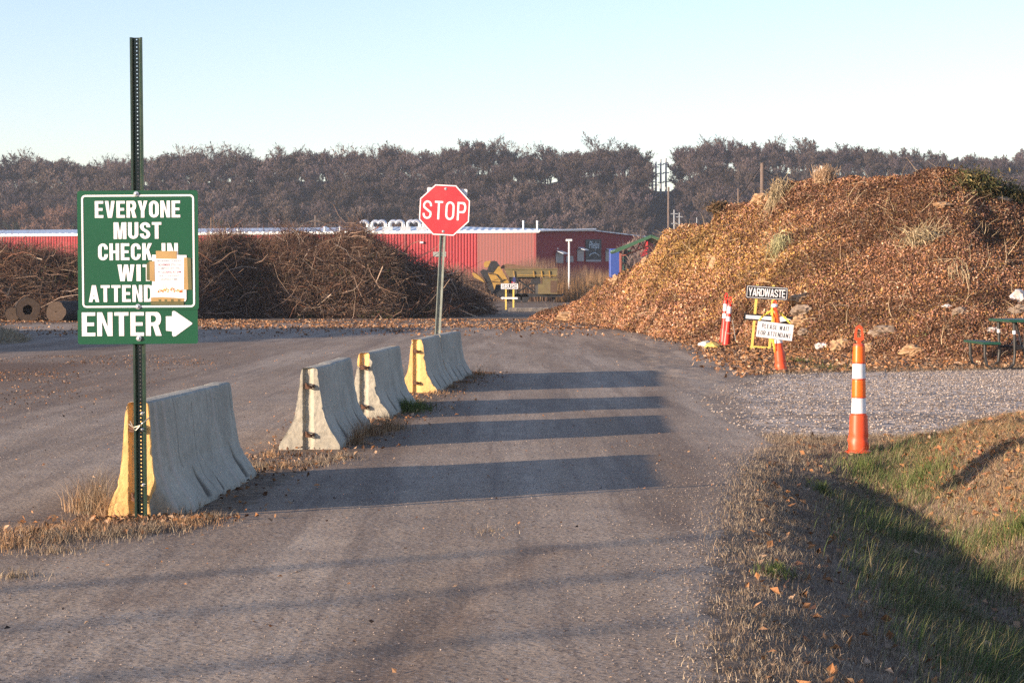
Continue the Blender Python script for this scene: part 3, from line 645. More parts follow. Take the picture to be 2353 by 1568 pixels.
# ------------------------------------------------------------------ near ground cover
def verge_pts(n, s0, s1, y0, y1, power=1):
    y = y0 + (y1 - y0) * rng.random(n) ** power; s = rng.uniform(s0, s1, n); x = edge(y) + s; return x, y
def on(x, y, dz=0): return np.stack([x, y, H(x, y) + dz], 1)
def grass_obj(name, groups, lab, cat):
    parts = []
    for P, Hh, wd, ln, cols, ldir in groups:
        V, Q, k = blades(P, Hh, wd, ln, 3, ldir); parts.append((V, Q, np.repeat(palette(len(P), cols, None, .25), k, 0)))
    A = join_arrays(parts); return tag(obj(name, new_mesh(name, A[0], A[1], 4, [M_GRASS], col=A[2])), lab, cat, kind='stuff')
n = 190000; x, y = verge_pts(n, .3, 5.2, 6.5, 20.6); s = (x - edge(y)) * 4.0 / np.interp(y, [8, 14, 19], [4.2, 3.5, 2.9])
pr = sstep(s, .5, 1.4) * np.maximum(sstep(s, np.interp(y, [11, 14], [3.5, 2.5]), np.interp(y, [11, 14], [2.6, 1.8])), .04) * np.clip(.88 + fbm(x, y, .8, 81, 3) * 2.4, 0, 1); pr = np.maximum(pr, .0) * sstep(y, 21, 19.5)
k_ = rng.random(n) < pr; x, y = x[k_], y[k_]; n = len(x)
clump = np.clip(.5 + fbm(x, y, 1.3, 85, 3) * 1.8, .15, 1.3)
grass_obj('green_grass', [(on(x, y, -.01), rng.uniform(.06, .24, n) * clump + .03, rng.uniform(.003, .0065, n), rng.uniform(.1, .9, n), [(.070, .112, .028), (.095, .14, .042), (.045, .065, .018), (.14, .15, .06), (.25, .22, .11), (.22, .17, .09)], np.full(n, .2))], 'green grass growing along the ditch', 'grass')
g = []; straw = [(.32, .24, .16), (.24, .17, .115), (.17, .12, .08), (.40, .32, .22), (.12, .09, .065)]
def add_dry(x, y, hmin, hmax, lean=(.5, 1.0), wd=(.002, .0045), cols=straw): n = len(x); g.append((on(x, y, 0), rng.uniform(hmin, hmax, n), rng.uniform(*wd, n), rng.uniform(*lean, n), cols, None))
n = 290000; x, y = verge_pts(n, -.35, 3.2, 6.5, 21.6); s = x - edge(y); k_ = rng.random(n) < sstep(s, -.4, .35) * sstep(s, 3.3, 1.9) * np.clip(.7 + fbm(x, y, 1.6, 91, 4) * 2.2, 0, 1); add_dry(x[k_], y[k_], .012, .065, (.3, 1.0))
x = rng.uniform(2.6, 8, 60000); y = rng.uniform(8, 26, 60000); k_ = (y < pad_lo(x) + .1) & (x > edge(y) + np.interp(y, [8, 14, 19], [3.4, 2.4, 1.2])); add_dry(x[k_], y[k_], .04, .16, (.6, .98), cols=[(.40, .24, .12), (.30, .17, .085), (.48, .32, .17), (.20, .12, .06)])
n = 90000; y = rng.uniform(7.5, 22.5, n); wb_ = np.interp(y, [8, 14, 19], [2.1, 1.6, .9]); x = edge(y) + wb_ + rng.random(n) ** .8 * 3.2; k_ = (y < pad_lo(x) + .1) & (rng.random(n) < np.clip(.75 + fbm(x, y, 1.5, 93, 3) * 1.6, .15, 1)); add_dry(x[k_], y[k_], .04, .15, (.6, .98), cols=[(.42, .26, .13), (.30, .17, .085), (.50, .34, .18), (.20, .12, .06), (.16, .17, .06)])
x = rng.uniform(2.6, 5.2, 5000); y = rng.uniform(20.4, 22.0, 5000); add_dry(x, y, .03, .12)
x = rng.uniform(4.4, 14, 9000); y = pad_hi(x) + rng.uniform(-.2, 2.0, 9000); add_dry(x, y, .04, .16)
def tuft(px, py, n, rad, h0, h1, cols=straw, lean=(.2, .95), wd=(.002, .0045)):
    h0 *= .6; h1 *= .72 if h1 < .3 else 1; n = int(n * .8)
    p = gp(px, py); a_ = rng.uniform(0, 2 * PI, n); r_ = rad * np.abs(rng.normal(0, .55, n)); x = p.x + np.cos(a_) * r_; y = p.y + np.sin(a_) * r_ * 1.2; add_dry(x, y, h0, h1, lean, wd, cols)
weed = [(.36, .22, .12), (.45, .29, .16), (.26, .15, .08)]
for (a_, b_, n_, r_, h0, h1) in [(10, 1250, 900, .4, .04, .14), (70, 1225, 800, .35, .04, .14), (135, 1235, 900, .4, .04, .14), (200, 1215, 900, .35, .05, .16), (270, 1225, 900, .35, .04, .12), (345, 1215, 900, .3, .04, .14), (430, 1200, 700, .28, .04, .12), (480, 1190, 500, .2, .04, .1), (120, 1262, 500, .3, .03, .09), (30, 1320, 350, .2, .03, .1), (225, 1178, 700, .17, .12, .46), (190, 1172, 300, .14, .08, .3), (245, 1185, 300, .12, .06, .3), (380, 1180, 400, .16, .05, .2), (430, 1165, 300, .15, .06, .18), (490, 1110, 500, .22, .04, .16), (540, 1095, 500, .25, .04, .2), (585, 1078, 600, .3, .04, .16), (650, 1075, 600, .35, .03, .12), (720, 1068, 600, .3, .03, .12), (780, 1055, 500, .3, .03, .14), (620, 1048, 400, .25, .03, .14), (820, 1020, 500, .1, .12, .34), (850, 1000, 700, .22, .08, .3), (890, 990, 700, .22, .08, .32), (915, 985, 400, .2, .05, .2), (760, 1025, 500, .25, .06, .22), (960, 925, 300, .3, .03, .1), (1000, 905, 400, .35, .04, .14), (1040, 890, 400, .35, .04, .16), (1080, 870, 400, .3, .05, .25), (1100, 862, 300, .3, .05, .3), (930, 945, 400, .25, .04, .2), (1830, 1045, 300, .3, .03, .12)]:
    tuft(a_, b_, n_, r_, h0, h1, weed if (a_ * 7) % 3 else straw)
tuft(1130, 1215, 250, .4, .02, .05)
grass_obj('dry_grass', g, 'dry straw coloured grass and weeds along the road edges and barriers', 'dry grass')
g = []
for (a_, b_, n_, r_, h0, h1) in [(930, 945, 900, .22, .06, .22), (960, 940, 500, .2, .05, .16), (1890, 1075, 260, .12, .05, .14), (1790, 1285, 260, .1, .03, .08), (1770, 1300, 200, .1, .03, .07), (1830, 835, 300, .5, .05, .2), (1900, 850, 400, .8, .05, .2), (1990, 1045, 300, .25, .06, .2), (2120, 1060, 400, .4, .06, .22), (2345, 1150, 400, .4, .08, .22)]:
    p = gp(a_, b_); n_ = int(n_); an = rng.uniform(0, 2 * PI, n_); rr_ = r_ * np.abs(rng.normal(0, .6, n_)); x = p.x + np.cos(an) * rr_; y = p.y + np.sin(an) * rr_ * 1.3
    g.append((on(x, y), rng.uniform(h0, h1, n_), rng.uniform(.004, .008, n_), rng.uniform(.1, .8, n_), [(.10, .14, .035), (.17, .19, .06), (.06, .09, .02)], None))
grass_obj('green_weeds', g, 'small green weeds by the barriers and the pad edge', 'weeds')

# fallen leaves, chips and stones lying on the ground
def litter(name, sets, lab, cat, mat=None):
    parts = []
    for x, y, s0, s1, cols, jit in sets:
        n = len(x); s_ = rng.uniform(s0, s1, n); P = on(x, y, .012) + np.array([0, 0, 1]) * (s_ * .25)[:, None]; V, Q = cards(P, np.tile([0, 0, 1.], (n, 1)), s_, .65, jit); parts.append((V, Q, np.repeat(palette(n, cols, None, .25), 4, 0)))
    A = join_arrays(parts); return tag(obj(name, new_mesh(name, A[0], A[1], 4, [mat or M_LEAF], col=A[2])), lab, cat, kind='stuff')
lc = [(.30, .16, .08), (.21, .105, .05), (.40, .26, .16), (.14, .07, .04), (.35, .16, .065)]
S = []
x = rng.uniform(3, 26, 60000); y = rng.uniform(34, 64, 60000); k_ = (x > road_right(y) - .3 - np.abs(rng.normal(0, .35, 60000))) & (y > pad_hi(x) + .3) & (y < 66 - x * .9 + 6); S.append((x[k_], y[k_], .05, .12, lc, .6))
x = rng.uniform(-26, 6, 60000); y = rng.uniform(60, 102, 60000); pr = sstep(y, 62, 96) * np.clip(.25 + fbm(x, y, .35, 101, 4) * 3.0, .0, 1); k_ = rng.random(60000) < pr; S.append((x[k_], y[k_], .06, .15, lc, .6))
x = rng.uniform(.6, 7, 9000); y = rng.uniform(7, 24, 9000); k_ = (x > edge(y)) & (y < pad_lo(x)); k_ &= rng.random(9000) < np.where(x > edge(y) + np.interp(y, [8, 14, 19], [3.4, 2.4, 1.3]), 1, .33); S.append((x[k_], y[k_], .03, .075, lc, .6))
x = rng.uniform(3.4, 7, 3500); y = rng.uniform(13, 24, 3500); k_ = (x > edge(y) + np.interp(y, [8, 14, 19], [3.2, 2.2, 1.2])) & (y < pad_lo(x)); S.append((x[k_], y[k_], .035, .085, [(.36, .14, .06), (.42, .21, .09), (.28, .12, .06)], .5))
x = rng.uniform(-20, -5, 50000); y = rng.uniform(24, 48, 50000); k_ = rng.random(50000) < sstep(-x, 5.0, 8.5) * np.clip(.35 + fbm(x, y, .6, 104, 3) * 2, 0, 1); S.append((x[k_], y[k_], .012, .045, lc + [(.06, .035, .02), (.09, .05, .03)], .5))
x = rng.uniform(-8, 4, 2600); y = rng.uniform(8, 60, 2600); S.append((x, y, .01, .035, lc + [(.06, .04, .03)], .4))
n = 3500; t_ = rng.integers(0, len(line) - 1, n); f_ = rng.random(n); lx = np.array([p.x for p in line]); ly = np.array([p.y for p in line]); x = lx[t_] * (1 - f_) + lx[t_ + 1] * f_ + rng.normal(0, .35, n); y = ly[t_] * (1 - f_) + ly[t_ + 1] * f_; S.append((x, y, .02, .06, lc, .6))
litter('fallen_leaves', S, 'fallen brown leaves and bark bits scattered over the ground', 'fallen leaves')
# stones: small pyramidal pebbles
def pebbles(x, y, s, cols):
    n = len(x); c_ = on(x, y, 0) + np.array([0, 0, 1]) * (s * .18)[:, None]; a_ = rng.uniform(0, 2 * PI, n); V = np.empty((n, 6, 3)); o = [(1, 0, 0), (0, 1, 0), (-1, 0, 0), (0, -1, 0), (0, 0, 1), (0, 0, -1)]
    for i, d in enumerate(o):
        j = rng.uniform(.6, 1.25, n) * s * .5; V[:, i, 0] = c_[:, 0] + (d[0] * np.cos(a_) - d[1] * np.sin(a_)) * j; V[:, i, 1] = c_[:, 1] + (d[0] * np.sin(a_) + d[1] * np.cos(a_)) * j; V[:, i, 2] = c_[:, 2] + d[2] * j * .6
    ix = np.arange(n * 6).reshape(n, 6); T = [(0, 1, 4), (1, 2, 4), (2, 3, 4), (3, 0, 4), (1, 0, 5), (2, 1, 5), (3, 2, 5), (0, 3, 5)]
    return V.reshape(-1, 3), np.concatenate([np.stack([ix[:, a], ix[:, b_], ix[:, c2]], -1) for a, b_, c2 in T]), np.repeat(palette(n, cols, None, .2), 6, 0)
pc = [(.40, .32, .26), (.30, .235, .19), (.52, .44, .37), (.20, .155, .125)]
x = rng.uniform(2.5, 14, 42000); y = rng.uniform(20.8, 40.5, 42000); k_ = (y > pad_lo(x) + .1) & (y < pad_hi(x)) & (x > pad_left(y) + rng.normal(0, .5, 42000)); pb = [pebbles(x[k_], y[k_], rng.uniform(.016, .042, k_.sum()), pc)]
x = rng.uniform(-6.5, 3.2, 26000); y = 7 + 22 * rng.random(26000) ** 1.3; k_ = x < edge(y) + .3; k_ &= rng.random(26000) < np.clip(.45 + fbm(x, y * .35, 1.1, 111, 4) * 2.4, .05, 1); pb.append(pebbles(x[k_], y[k_], rng.uniform(.006, .015, k_.sum()), pc[:2] + pc[3:]))
y = rng.uniform(7, 21.5, 4500); x = edge(y) + rng.normal(-.2, .25, 4500); pb.append(pebbles(x, y, rng.uniform(.006, .016, 4500), pc[:2] + pc[3:]))
A = join_arrays(pb); tag(obj('loose_gravel', new_mesh('loose_gravel', A[0], A[1], 3, [attr_mat('gravel_stone', .85, spec=.2)], col=A[2])), 'loose gravel stones on the road and the pale pad', 'gravel', kind='stuff')
#@@PART3
# ------------------------------------------------------------------ object materials
M_GREEN = simple('sign_green', (.006, .078, .034), .32, .07, 3, spec=.5, dirt=(.01, .085, .04), dirt_amt=.3)
M_WHITE = simple('reflective_white', (.80, .78, .78), .45, .03, 4)
M_POST = simple('painted_post_green', (.012, .032, .02), .35, .3, 20, spec=.6, dirt=(.06, .07, .05), dirt_amt=.5)
M_POST2 = simple('worn_post', (.20, .22, .19), .55, .2, 14, dirt=(.10, .09, .07))
M_BOLT = simple('zinc_bolt', (.55, .55, .55), .35, .15, 40, metal=.8)
M_PAPER = simple('paper', (.80, .78, .80), .8, .02, 3)
M_TAPE = simple('packing_tape', (.42, .27, .11), .25, .12, 9, spec=.6)
M_TAPE2 = simple('packing_tape_over_green', (.13, .12, .05), .25, .15, 9, spec=.6)
M_INKG = simple('grey_ink', (.26, .28, .30), .8, .05); M_INKR = simple('red_ink', (.42, .06, .12), .8, .05)
M_RED = simple('stop_red', (.45, .032, .042), .4, .06, 3, dirt=(.50, .09, .09), dirt_amt=.4)
M_BLACK = simple('black_board', (.014, .014, .016), .4, .2, 6)
M_YPOST = simple('yellow_post_paint', (.78, .58, .13), .5, .1, 9, dirt=(.55, .42, .16))
M_ORANGE = simple('orange_plastic', (.78, .085, .025), .42, .08, 5, spec=.4, dirt=(.6, .12, .06), dirt_amt=.5)
M_OBAND = simple('orange_reflective_band', (.95, .14, .01), .3, .06, 20, spec=.5)
M_WBAND = simple('white_reflective_band', (.72, .72, .74), .35, .06, 12, dirt=(.45, .42, .38), dirt_amt=.5)
M_ROPE = simple('yellow_rope', (.80, .60, .08), .7, .15, 60)
M_RUST = simple('rusty_iron', (.10, .045, .025), .85, .45, 60, bump=.002)
M_TGREEN = simple('green_coated_metal', (.010, .062, .036), .4, .15, 6)
M_DTUBE = simple('dark_brown_tube', (.028, .025, .022), .35, .3, 9, spec=.6)
M_KRAFT = simple('kraft_paper', (.42, .26, .14), .85, .22, 3, dirt=(.28, .2, .12), dirt_amt=.6)
M_KGREY = simple('weathered_paper', (.27, .20, .145), .85, .25, 3, dirt=(.18, .13, .1), dirt_amt=.6)
M_PLAST = simple('pale_plastic', (.52, .47, .44), .5, .12, 5)
M_DARK = simple('dark_steel', (.02, .02, .022), .6, .3, 5)
M_CAT = simple('machine_yellow', (.40, .235, .05), .5, .2, 1.5, dirt=(.3, .2, .08), dirt_amt=.6)
M_CAT_SHADED = simple('shaded_machine_yellow', (.15, .118, .05), .65, .25, 1.2, dirt=(.18, .12, .06), dirt_amt=.6)  # machine yellow darkened for the less lit hopper and box, dirt on top
M_SOIL = simple('soil_load', (.17, .10, .06), .95, .3, 4)
M_ROCKY = simple('yellow_painted_rock', (.72, .50, .12), .7, .15, 12, dirt=(.45, .4, .3)); M_ROCKW = simple('white_painted_rock', (.68, .65, .56), .8, .15, 12, dirt=(.4, .36, .3))
M_WOODEND = simple('sawn_wood', (.075, .05, .035), .9, .3, 9); M_BARK = simple('log_bark', (.04, .032, .026), .95, .4, 14, bump=.01)  # log ends coloured dark to stand for the shade on them

b = NB('concrete'); a = b.n('ShaderNodeAttribute'); a.attribute_name = 'col'; sep = b.n('ShaderNodeSeparateColor'); b.link(a.outputs['Color'], sep.inputs[0])
n1 = b.noise(2.2, 6, .65); n2 = b.noise(26, 4, .6); n3 = b.noise(7, 6, .8)
c = b.ramp(n1, [(.3, (.32, .29, .23)), (.7, (.47, .43, .345))])
c = b.mix(.6, c, b.ramp(n2, [(.3, .36), (.5, .5), (.7, .62)]), 'OVERLAY')
c = b.mix(b.ramp(n3, [(.60, 0.), (.68, .45)]), c, (.24, .20, .15))
c = b.mix(b.ramp(b.voro(34, out='Distance'), [(.05, .75), (.13, 0.)]), c, (.16, .13, .10))
stk = b.noise(1.0, 4, .7, b.coord('Object', (1, 16, 1.0)))
c = b.mix(b.math('MULTIPLY', b.ramp(stk, [(.56, 0.), (.75, .3)]), sep.outputs[2], True), c, (.20, .17, .14))
yn = b.math('ADD', sep.outputs[1], b.math('MULTIPLY', b.math('SUBTRACT', n3, .5), 1.5))
c = b.mix(b.ramp(yn, [(.46, 0.), (.54, 1.)]), c, b.mix(n2, (.70, .40, .13), (.82, .54, .24)))
c = b.mix(sep.outputs[0], c, (.05, .04, .032))
c = b.mix(b.math('MULTIPLY', b.math('GREATER_THAN', b.math('MULTIPLY', sep.outputs[2], -1.0), .2), .55), c, (.50, .43, .36))
b.color(c); b.rough(.9, 0, .2); b.bump(b.math('ADD', n2, n3), .006); M_CONC = b.m

# ------------------------------------------------------------------ road barriers
def barrier(near, far, seed, yellow, marks, ribs, label, broken=False, cracks=()):
    r = random.Random(seed); d = Vector((far[0] - near[0], far[1] - near[1])); Lb = d.length; rz = -math.atan2(d.x, d.y)
    z0 = PH(near[0], near[1]) - .02
    root = thing('jersey_barrier', label, 'concrete barrier', (near[0], near[1], z0), rz, 'concrete barriers along the driveway')
    prof = [(0, .30), (.04, .302), (.075, .292), (.14, .25), (.22, .195), (.33, .148), (.5, .118), (.65, .098), (.775, .084), (.80, .078), (.812, .062)]
    zs = np.concatenate([np.linspace(0, .33, 20), np.linspace(.35, .775, 20), [.79, .80, .81]]); wz = np.interp(zs, [p[0] for p in prof], [p[1] for p in prof])
    right = list(zip(wz, zs)); top = [(x, .812) for x in (.045, 0, -.045)]; ring = right + top + [(-x, z) for x, z in right[::-1]]
    ring = np.array(ring); nr = len(ring); ys = np.unique(np.concatenate([np.linspace(0, .12, 9), np.linspace(.12, Lb - .12, 190), np.linspace(Lb - .12, Lb, 6)])); ny = len(ys)
    X = np.repeat(ring[None, :, 0], ny, 0).copy(); Z = np.repeat(ring[None, :, 1], ny, 0).copy(); Y = np.repeat(ys[:, None], nr, 1).copy()
    mk = np.zeros((ny, nr, 3)); side = np.sign(X)
    X += side * fbm(Y, Z + seed, 2.5, seed, 4) * .012; Z += np.where(Z > .5, fbm(Y, X * 3, 1.2, seed + 5, 4) * .016, 0)
    if seed == 1: X = np.where(X < 0, X * np.interp(Z, [0, .4, .8], [.68, .85, 1]), X * (1 - (1 - np.interp(Z, [0, .5, .8], [.60, .82, 1])) * np.interp(Y, [0, .06, .4], [1, .9, 0])))
    endf = np.minimum(Y, Lb - Y)
    chip = np.clip(fbm(Z * 1.0 + side, Y * .5, 17, seed + 8, 4) * 2.0 - .12, 0, 1) * np.exp(-(endf / .025) ** 1.0) * (.06 if seed in (3, 4) else .03); chip[:, :] *= (Z > .02)
    tchip = np.clip(fbm(Y, X * 0 + seed, 5, seed + 11, 4) * 3.0 - .55, 0, 1) * (Z > .77) * .03
    X -= side * (chip + tchip * .5); Z -= tchip
    mk[..., 2] = 1
    for (yc, wd, ztop, dep) in marks:
        wd *= 2.0; ztop *= 1.15
        wloc = wd * np.clip((ztop - Z) / ztop * 1.6, 0, 1) * (Z < ztop) * (Z > .06); f = np.clip(1 - np.abs(Y - yc - (ztop - Z) * .12) / (wloc + 1e-4), 0, 1) * (wloc > 0) * (X > 0)
        X -= f * dep; mk[..., 0] = np.maximum(mk[..., 0], np.clip(f * 1.6, 0, .75))  # notch shade painted dark as well as recessed
    for yc in ribs:
        f = np.exp(-((Y - yc) / .035) ** 4) * (X > 0); X += f * .014; mk[..., 2] = np.where(f > .1, 1 - f * 3, mk[..., 2])
    for (yc, z1, z2, wv) in cracks:
        cy = yc + fbm(Z[0], Z[0] * 0 + seed + yc, 5, seed, 4)[None] * wv
        f = np.exp(-((Y - cy) / .009) ** 2) * (Z > z1) * (Z < z2) * (X > 0); mk[..., 0] = np.maximum(mk[..., 0], f * .65); X -= f * .006
    if broken: f = sstep(.16 - Z * .5 - Y * .8, 0, .12) * (X > 0); X -= f * .10; Y += f * .03
    mk[..., 1] = np.where((Y < .025), yellow, 0)
    V = np.stack([X, Y, Z], -1).reshape(-1, 3); C_ = mk.reshape(-1, 3); ix = np.arange(ny * nr).reshape(ny, nr)
    Q = [np.stack([ix[:-1, :-1], ix[:-1, 1:], ix[1:, 1:], ix[1:, :-1]], -1).reshape(-1, 4)]
    # end faces: match ring half by half
    off = len(V); nc = 45; half = len(right)
    for e, yb in ((0, 0.0), (ny - 1, Lb)):
        R_ = np.stack([X[e, :half], Y[e, :half], Z[e, :half]], -1); L_ = np.stack([X[e, ::-1][:half], Y[e, ::-1][:half], Z[e, ::-1][:half]], -1)
        t = np.linspace(0, 1, nc)[None, :, None]; G = R_[:, None] * (1 - t) + L_[:, None] * t
        gx_ = G[..., 0]; groove = np.clip(np.minimum((gx_ + .062) / .018, (.042 - gx_) / .035), 0, 1) * .036; sgn = 1 if e == 0 else -1
        rough_ = fbm(gx_, G[..., 2], 14, seed + 2, 4) * .014 * (np.abs(t[..., 0] - .5) < .499)
        if seed in (3,): rough_ += fbm(gx_, G[..., 2], 9, seed + 7, 4) * .03 * (gx_ > .02)
        G[..., 1] += sgn * (groove + rough_); Gc = np.zeros(G.shape)
        yv = yellow if e == 0 else 0
        if seed == 3: yv = np.clip((G[..., 2] - .42) * 2.2, 0, .62) * (gx_ < .06)
        if seed == 4: yv = np.where(gx_ > -.2, .78, .4) * np.clip((1.25 - np.abs(gx_) * 2.4), 0.2, 1)
        Gc[..., 1] = yv; Gc[..., 0] = .18 * (np.abs(gx_ + .05) < .012)  # shadow line along the groove edge painted darker
        iy = off + np.arange(half * nc).reshape(half, nc); q = np.stack([iy[:-1, :-1], iy[:-1, 1:], iy[1:, 1:], iy[1:, :-1]], -1).reshape(-1, 4)
        Q.append(q if e == 0 else q[:, ::-1]); V = np.concatenate([V, G.reshape(-1, 3)]); C_ = np.concatenate([C_, Gc.reshape(-1, 3)]); off = len(V)
        # cap strip between topmost end row and the top
        tp = np.array([[0, yb, .8125], [.045, yb, .812], [-.045, yb, .812]]); a0 = off; V = np.concatenate([V, tp]); C_ = np.concatenate([C_, np.tile([0, yv if np.isscalar(yv) else .6, 0], (3, 1))]); off = len(V)
        Q.append(np.array([[iy[-1, 0], iy[-1, nc // 2], a0, a0 + 1], [iy[-1, nc // 2], iy[-1, -1], a0 + 2, a0]]))
    body = obj('body', new_mesh('barrier_body', V, np.concatenate(Q), 4, [M_CONC], col=C_, smooth=True), root); smooth_by_angle(body, 38)
    for zc in (.64, .17):
        m = MB(); s = r.uniform(-.01, .01)
        for k in range(3):
            dz = (k - 1) * .016; a_ = [Vector((-.035 + s, .035, zc + dz)), Vector((-.04 + s, -.02, zc + dz * 1.3)), Vector((-.015, -.045 - .008 * k, zc + dz - .008)), Vector((.02, -.048, zc + dz * .6 - .014)), Vector((.045, -.02, zc - dz * .5 - .006)), Vector((.045, .03, zc - dz))]
            m.tube(a_, .008, 6)
        o = m.build('connecting_loop', M_RUST, root); smooth_by_angle(o, 60)
    return root
barrier((-2.55, 14.1), (-2.41, 17.15), 1, .95, [(1.05, .05, .26, .03), (2.62, .05, .30, .03), (1.6, .02, .2, .01)], [.42, 2.18, .16], 'concrete barrier with yellow end behind the tall green check in sign', True, [(.75, .3, .8, .12), (1.35, .05, .75, .2), (2.0, .55, .8, .08), (2.95, .5, .78, .03)])
barrier((-1.966, 20.1), (-1.87, 23.15), 2, 0, [(.75, .055, .28, .035), (1.55, .045, .22, .03), (2.35, .05, .30, .03)], [], 'bare grey concrete barrier with two rusty loops, second along the row', False, [(1.55, .2, .8, .1), (.1, .3, .7, .02)])
barrier((-1.76, 24.8), (-1.585, 27.85), 3, 0, [(.8, .05, .30, .035), (2.2, .05, .28, .03), (1.5, .03, .2, .02)], [], 'rough crumbling concrete barrier with faded yellow top corner, middle of the row', False, [(1.65, .1, .8, .14), (1.75, .2, .8, .1)])
barrier((-1.415, 30.9), (-1.262, 33.92), 4, .8, [(.7, .05, .3, .03), (1.7, .05, .28, .03), (2.5, .04, .3, .03)], [], 'concrete barrier with chipped yellow end, fourth in the row', False, [(1.4, .3, .8, .1)])
barrier((-1.255, 34.02), (-1.0, 37.05), 5, 0, [(.7, .05, .3, .03), (1.4, .05, .3, .03), (2.3, .05, .3, .03)], [], 'farthest concrete barrier, butted against the yellow ended one, at the stop sign', False, [(.8, .1, .8, .1), (1.9, .3, .8, .1)])
# stray twist of wire round the green post
M_WIRE = simple('bright_wire', (.5, .45, .35), .4, .2, 50, metal=.6)
m = MB(); m.tube([(-2.60, 14.06, .64), (-2.56, 13.99, .625), (-2.53, 13.90, .63), (-2.49, 13.88, .645), (-2.455, 13.90, .675), (-2.43, 13.93, .70)], .004, 5); m.tube([(-2.59, 14.06, .66), (-2.55, 13.98, .61), (-2.52, 13.89, .61), (-2.475, 13.885, .66)], .004, 5)
tag(m.build('tie_wire', M_WIRE), 'loose loop of wire tying the green post to the barrier', 'wire')

# ------------------------------------------------------------------ signs
def channel_post(name, h, wd, mat, parent, pitch=.0254, hole=.0046, z0=-.25):
    s = wd / .085; m = MB(); t = .003; outer = [(-.0425, 0), (-.030, 0), (-.017, .026), (-.0165, .026)]; 
    def strip(pts):
        for (x0, y0), (x1, y1) in zip(pts[:-1], pts[1:]):
            d = Vector((x1 - x0, y1 - y0, 0)).normalized(); n = Vector((-d.y, d.x, 0)) * t
            P = [Vector((x0 * s, y0 * s, z0)), Vector((x1 * s, y1 * s, z0)), Vector((x1 * s, y1 * s, z0)) + n, Vector((x0 * s, y0 * s, z0)) + n]; m.prism(P, (0, 0, z0), (0, 0, h))
    strip(outer[:3]); strip([(-x, y) for x, y in outer[:3]][::-1])
    hw = .017 * s; yb = .026 * s; n = int((h - z0) / pitch)
    for i in range(n):
        zc = h - pitch * (i + .5)
        O = [(hw, 0), (hw, pitch / 2), (0, pitch / 2), (-hw, pitch / 2), (-hw, 0), (-hw, -pitch / 2), (0, -pitch / 2), (hw, -pitch / 2)]; I = [(hole * s * math.cos(k * PI / 4), hole * s * math.sin(k * PI / 4)) for k in range(8)]
        V = [(x, yb, zc + z) for x, z in O] + [(x, yb, zc + z) for x, z in I] + [(x, yb + t, zc + z) for x, z in O] + [(x, yb + t, zc + z) for x, z in I]; Fs = []
        for k in range(8): l = (k + 1) % 8; Fs += [(k, l, 8 + l, 8 + k), (16 + l, 16 + k, 24 + k, 24 + l), (8 + k, 8 + l, 24 + l, 24 + k)]
        m.add(V, Fs)
    return m.build(name, mat, parent)
def rrect(x0, z0, x1, z1, r, y, n=5):
    return [(x1 - r + r * math.cos(a), y, z0 + r + r * math.sin(a)) for a in np.linspace(-PI / 2, 0, n)] + [(x1 - r + r * math.cos(a), y, z1 - r + r * math.sin(a)) for a in np.linspace(0, PI / 2, n)] + [(x0 + r + r * math.cos(a), y, z1 - r + r * math.sin(a)) for a in np.linspace(PI / 2, PI, n)] + [(x0 + r + r * math.cos(a), y, z0 + r + r * math.sin(a)) for a in np.linspace(PI, 1.5 * PI, n)]
def plate(m, poly, th): m.prism(poly, (0, 0, 0), (0, th, 0))
def border(x0, z0, x1, z1, r, wd, y):
    a = rrect(x0, z0, x1, z1, r, y); c = rrect(x0 + wd, z0 + wd, x1 - wd, z1 - wd, max(r - wd, .001), y); n = len(a)
    return a + c, [(i, (i + 1) % n, n + (i + 1) % n, n + i) for i in range(n)]
def bolt(parent, x, z, y, r=.018):
    m = MB(); m.lathe([(r, 0), (r, .003), (r * .55, .004)], 16, Matrix.Translation((x, y, z)) @ Matrix.Rotation(PI / 2, 4, 'X')); m.lathe([(r * .5, .0035), (r * .45, .011), (r * .2, .013)], 6, Matrix.Translation((x, y, z)) @ Matrix.Rotation(PI / 2, 4, 'X')); return m.build('bolt', M_BOLT, parent)

SP = 13.95; SS = F / SP
root = thing('check_in_sign', 'green and white everyone must check in sign with enter arrow on tall post', 'sign', ((322 - CX) / SS, SP, 0)); root.rotation_euler = (0, -.0062, 0)
sx = lambda px: (px - 322) / SS
sz_ = lambda py: CAMH + (662 - py) / SS
channel_post('post', 3.24, .085, M_POST, root)
m = MB(); plate(m, rrect(sx(184.5), sz_(712), sx(461), sz_(438.5), .018, -.022), .003); pnl = m.build('panel', M_GREEN, root)
m = MB(); plate(m, rrect(sx(182.5), sz_(789.5), sx(458), sz_(709), .015, -.018), .003); pnl2 = m.build('arrow_panel', M_GREEN, root)
yl = -.0245
m = MB(); V, Fq = border(sx(194), sz_(706), sx(452.5), sz_(448), .028, .0125, yl); m.add(V, Fq); m.build('border', M_WHITE, pnl)
m = MB()
for s, x0, x1, y0, y1 in (('EVERYONE', 225, 420.5, 462, 500.5), ('MUST', 267.5, 377, 511, 549), ('CHECK', 231.5, 355.5, 559, 597.5), ('IN', 377, 414.5, 559, 597.5), ('WITH', 275.5, 389, 607.5, 645.5), ('ATTENDANT', 209, 436.5, 654.5, 693)):
    V, Fq = block_text(s, (x1 - x0) / SS, (y1 - y0) / SS, .47, .17, .16, .075); m.add(put(V, sx(x0), sz_(y1), yl), Fq)
m.build('lettering', M_WHITE, pnl)
m = MB(); V, Fq = block_text('ENTER', (374 - 192) / SS, (771 - 716.5) / SS, .5, .165, .145, .06); m.add(put(V, sx(192), sz_(771), -.0205), Fq); m.build('lettering', M_WHITE, pnl2)
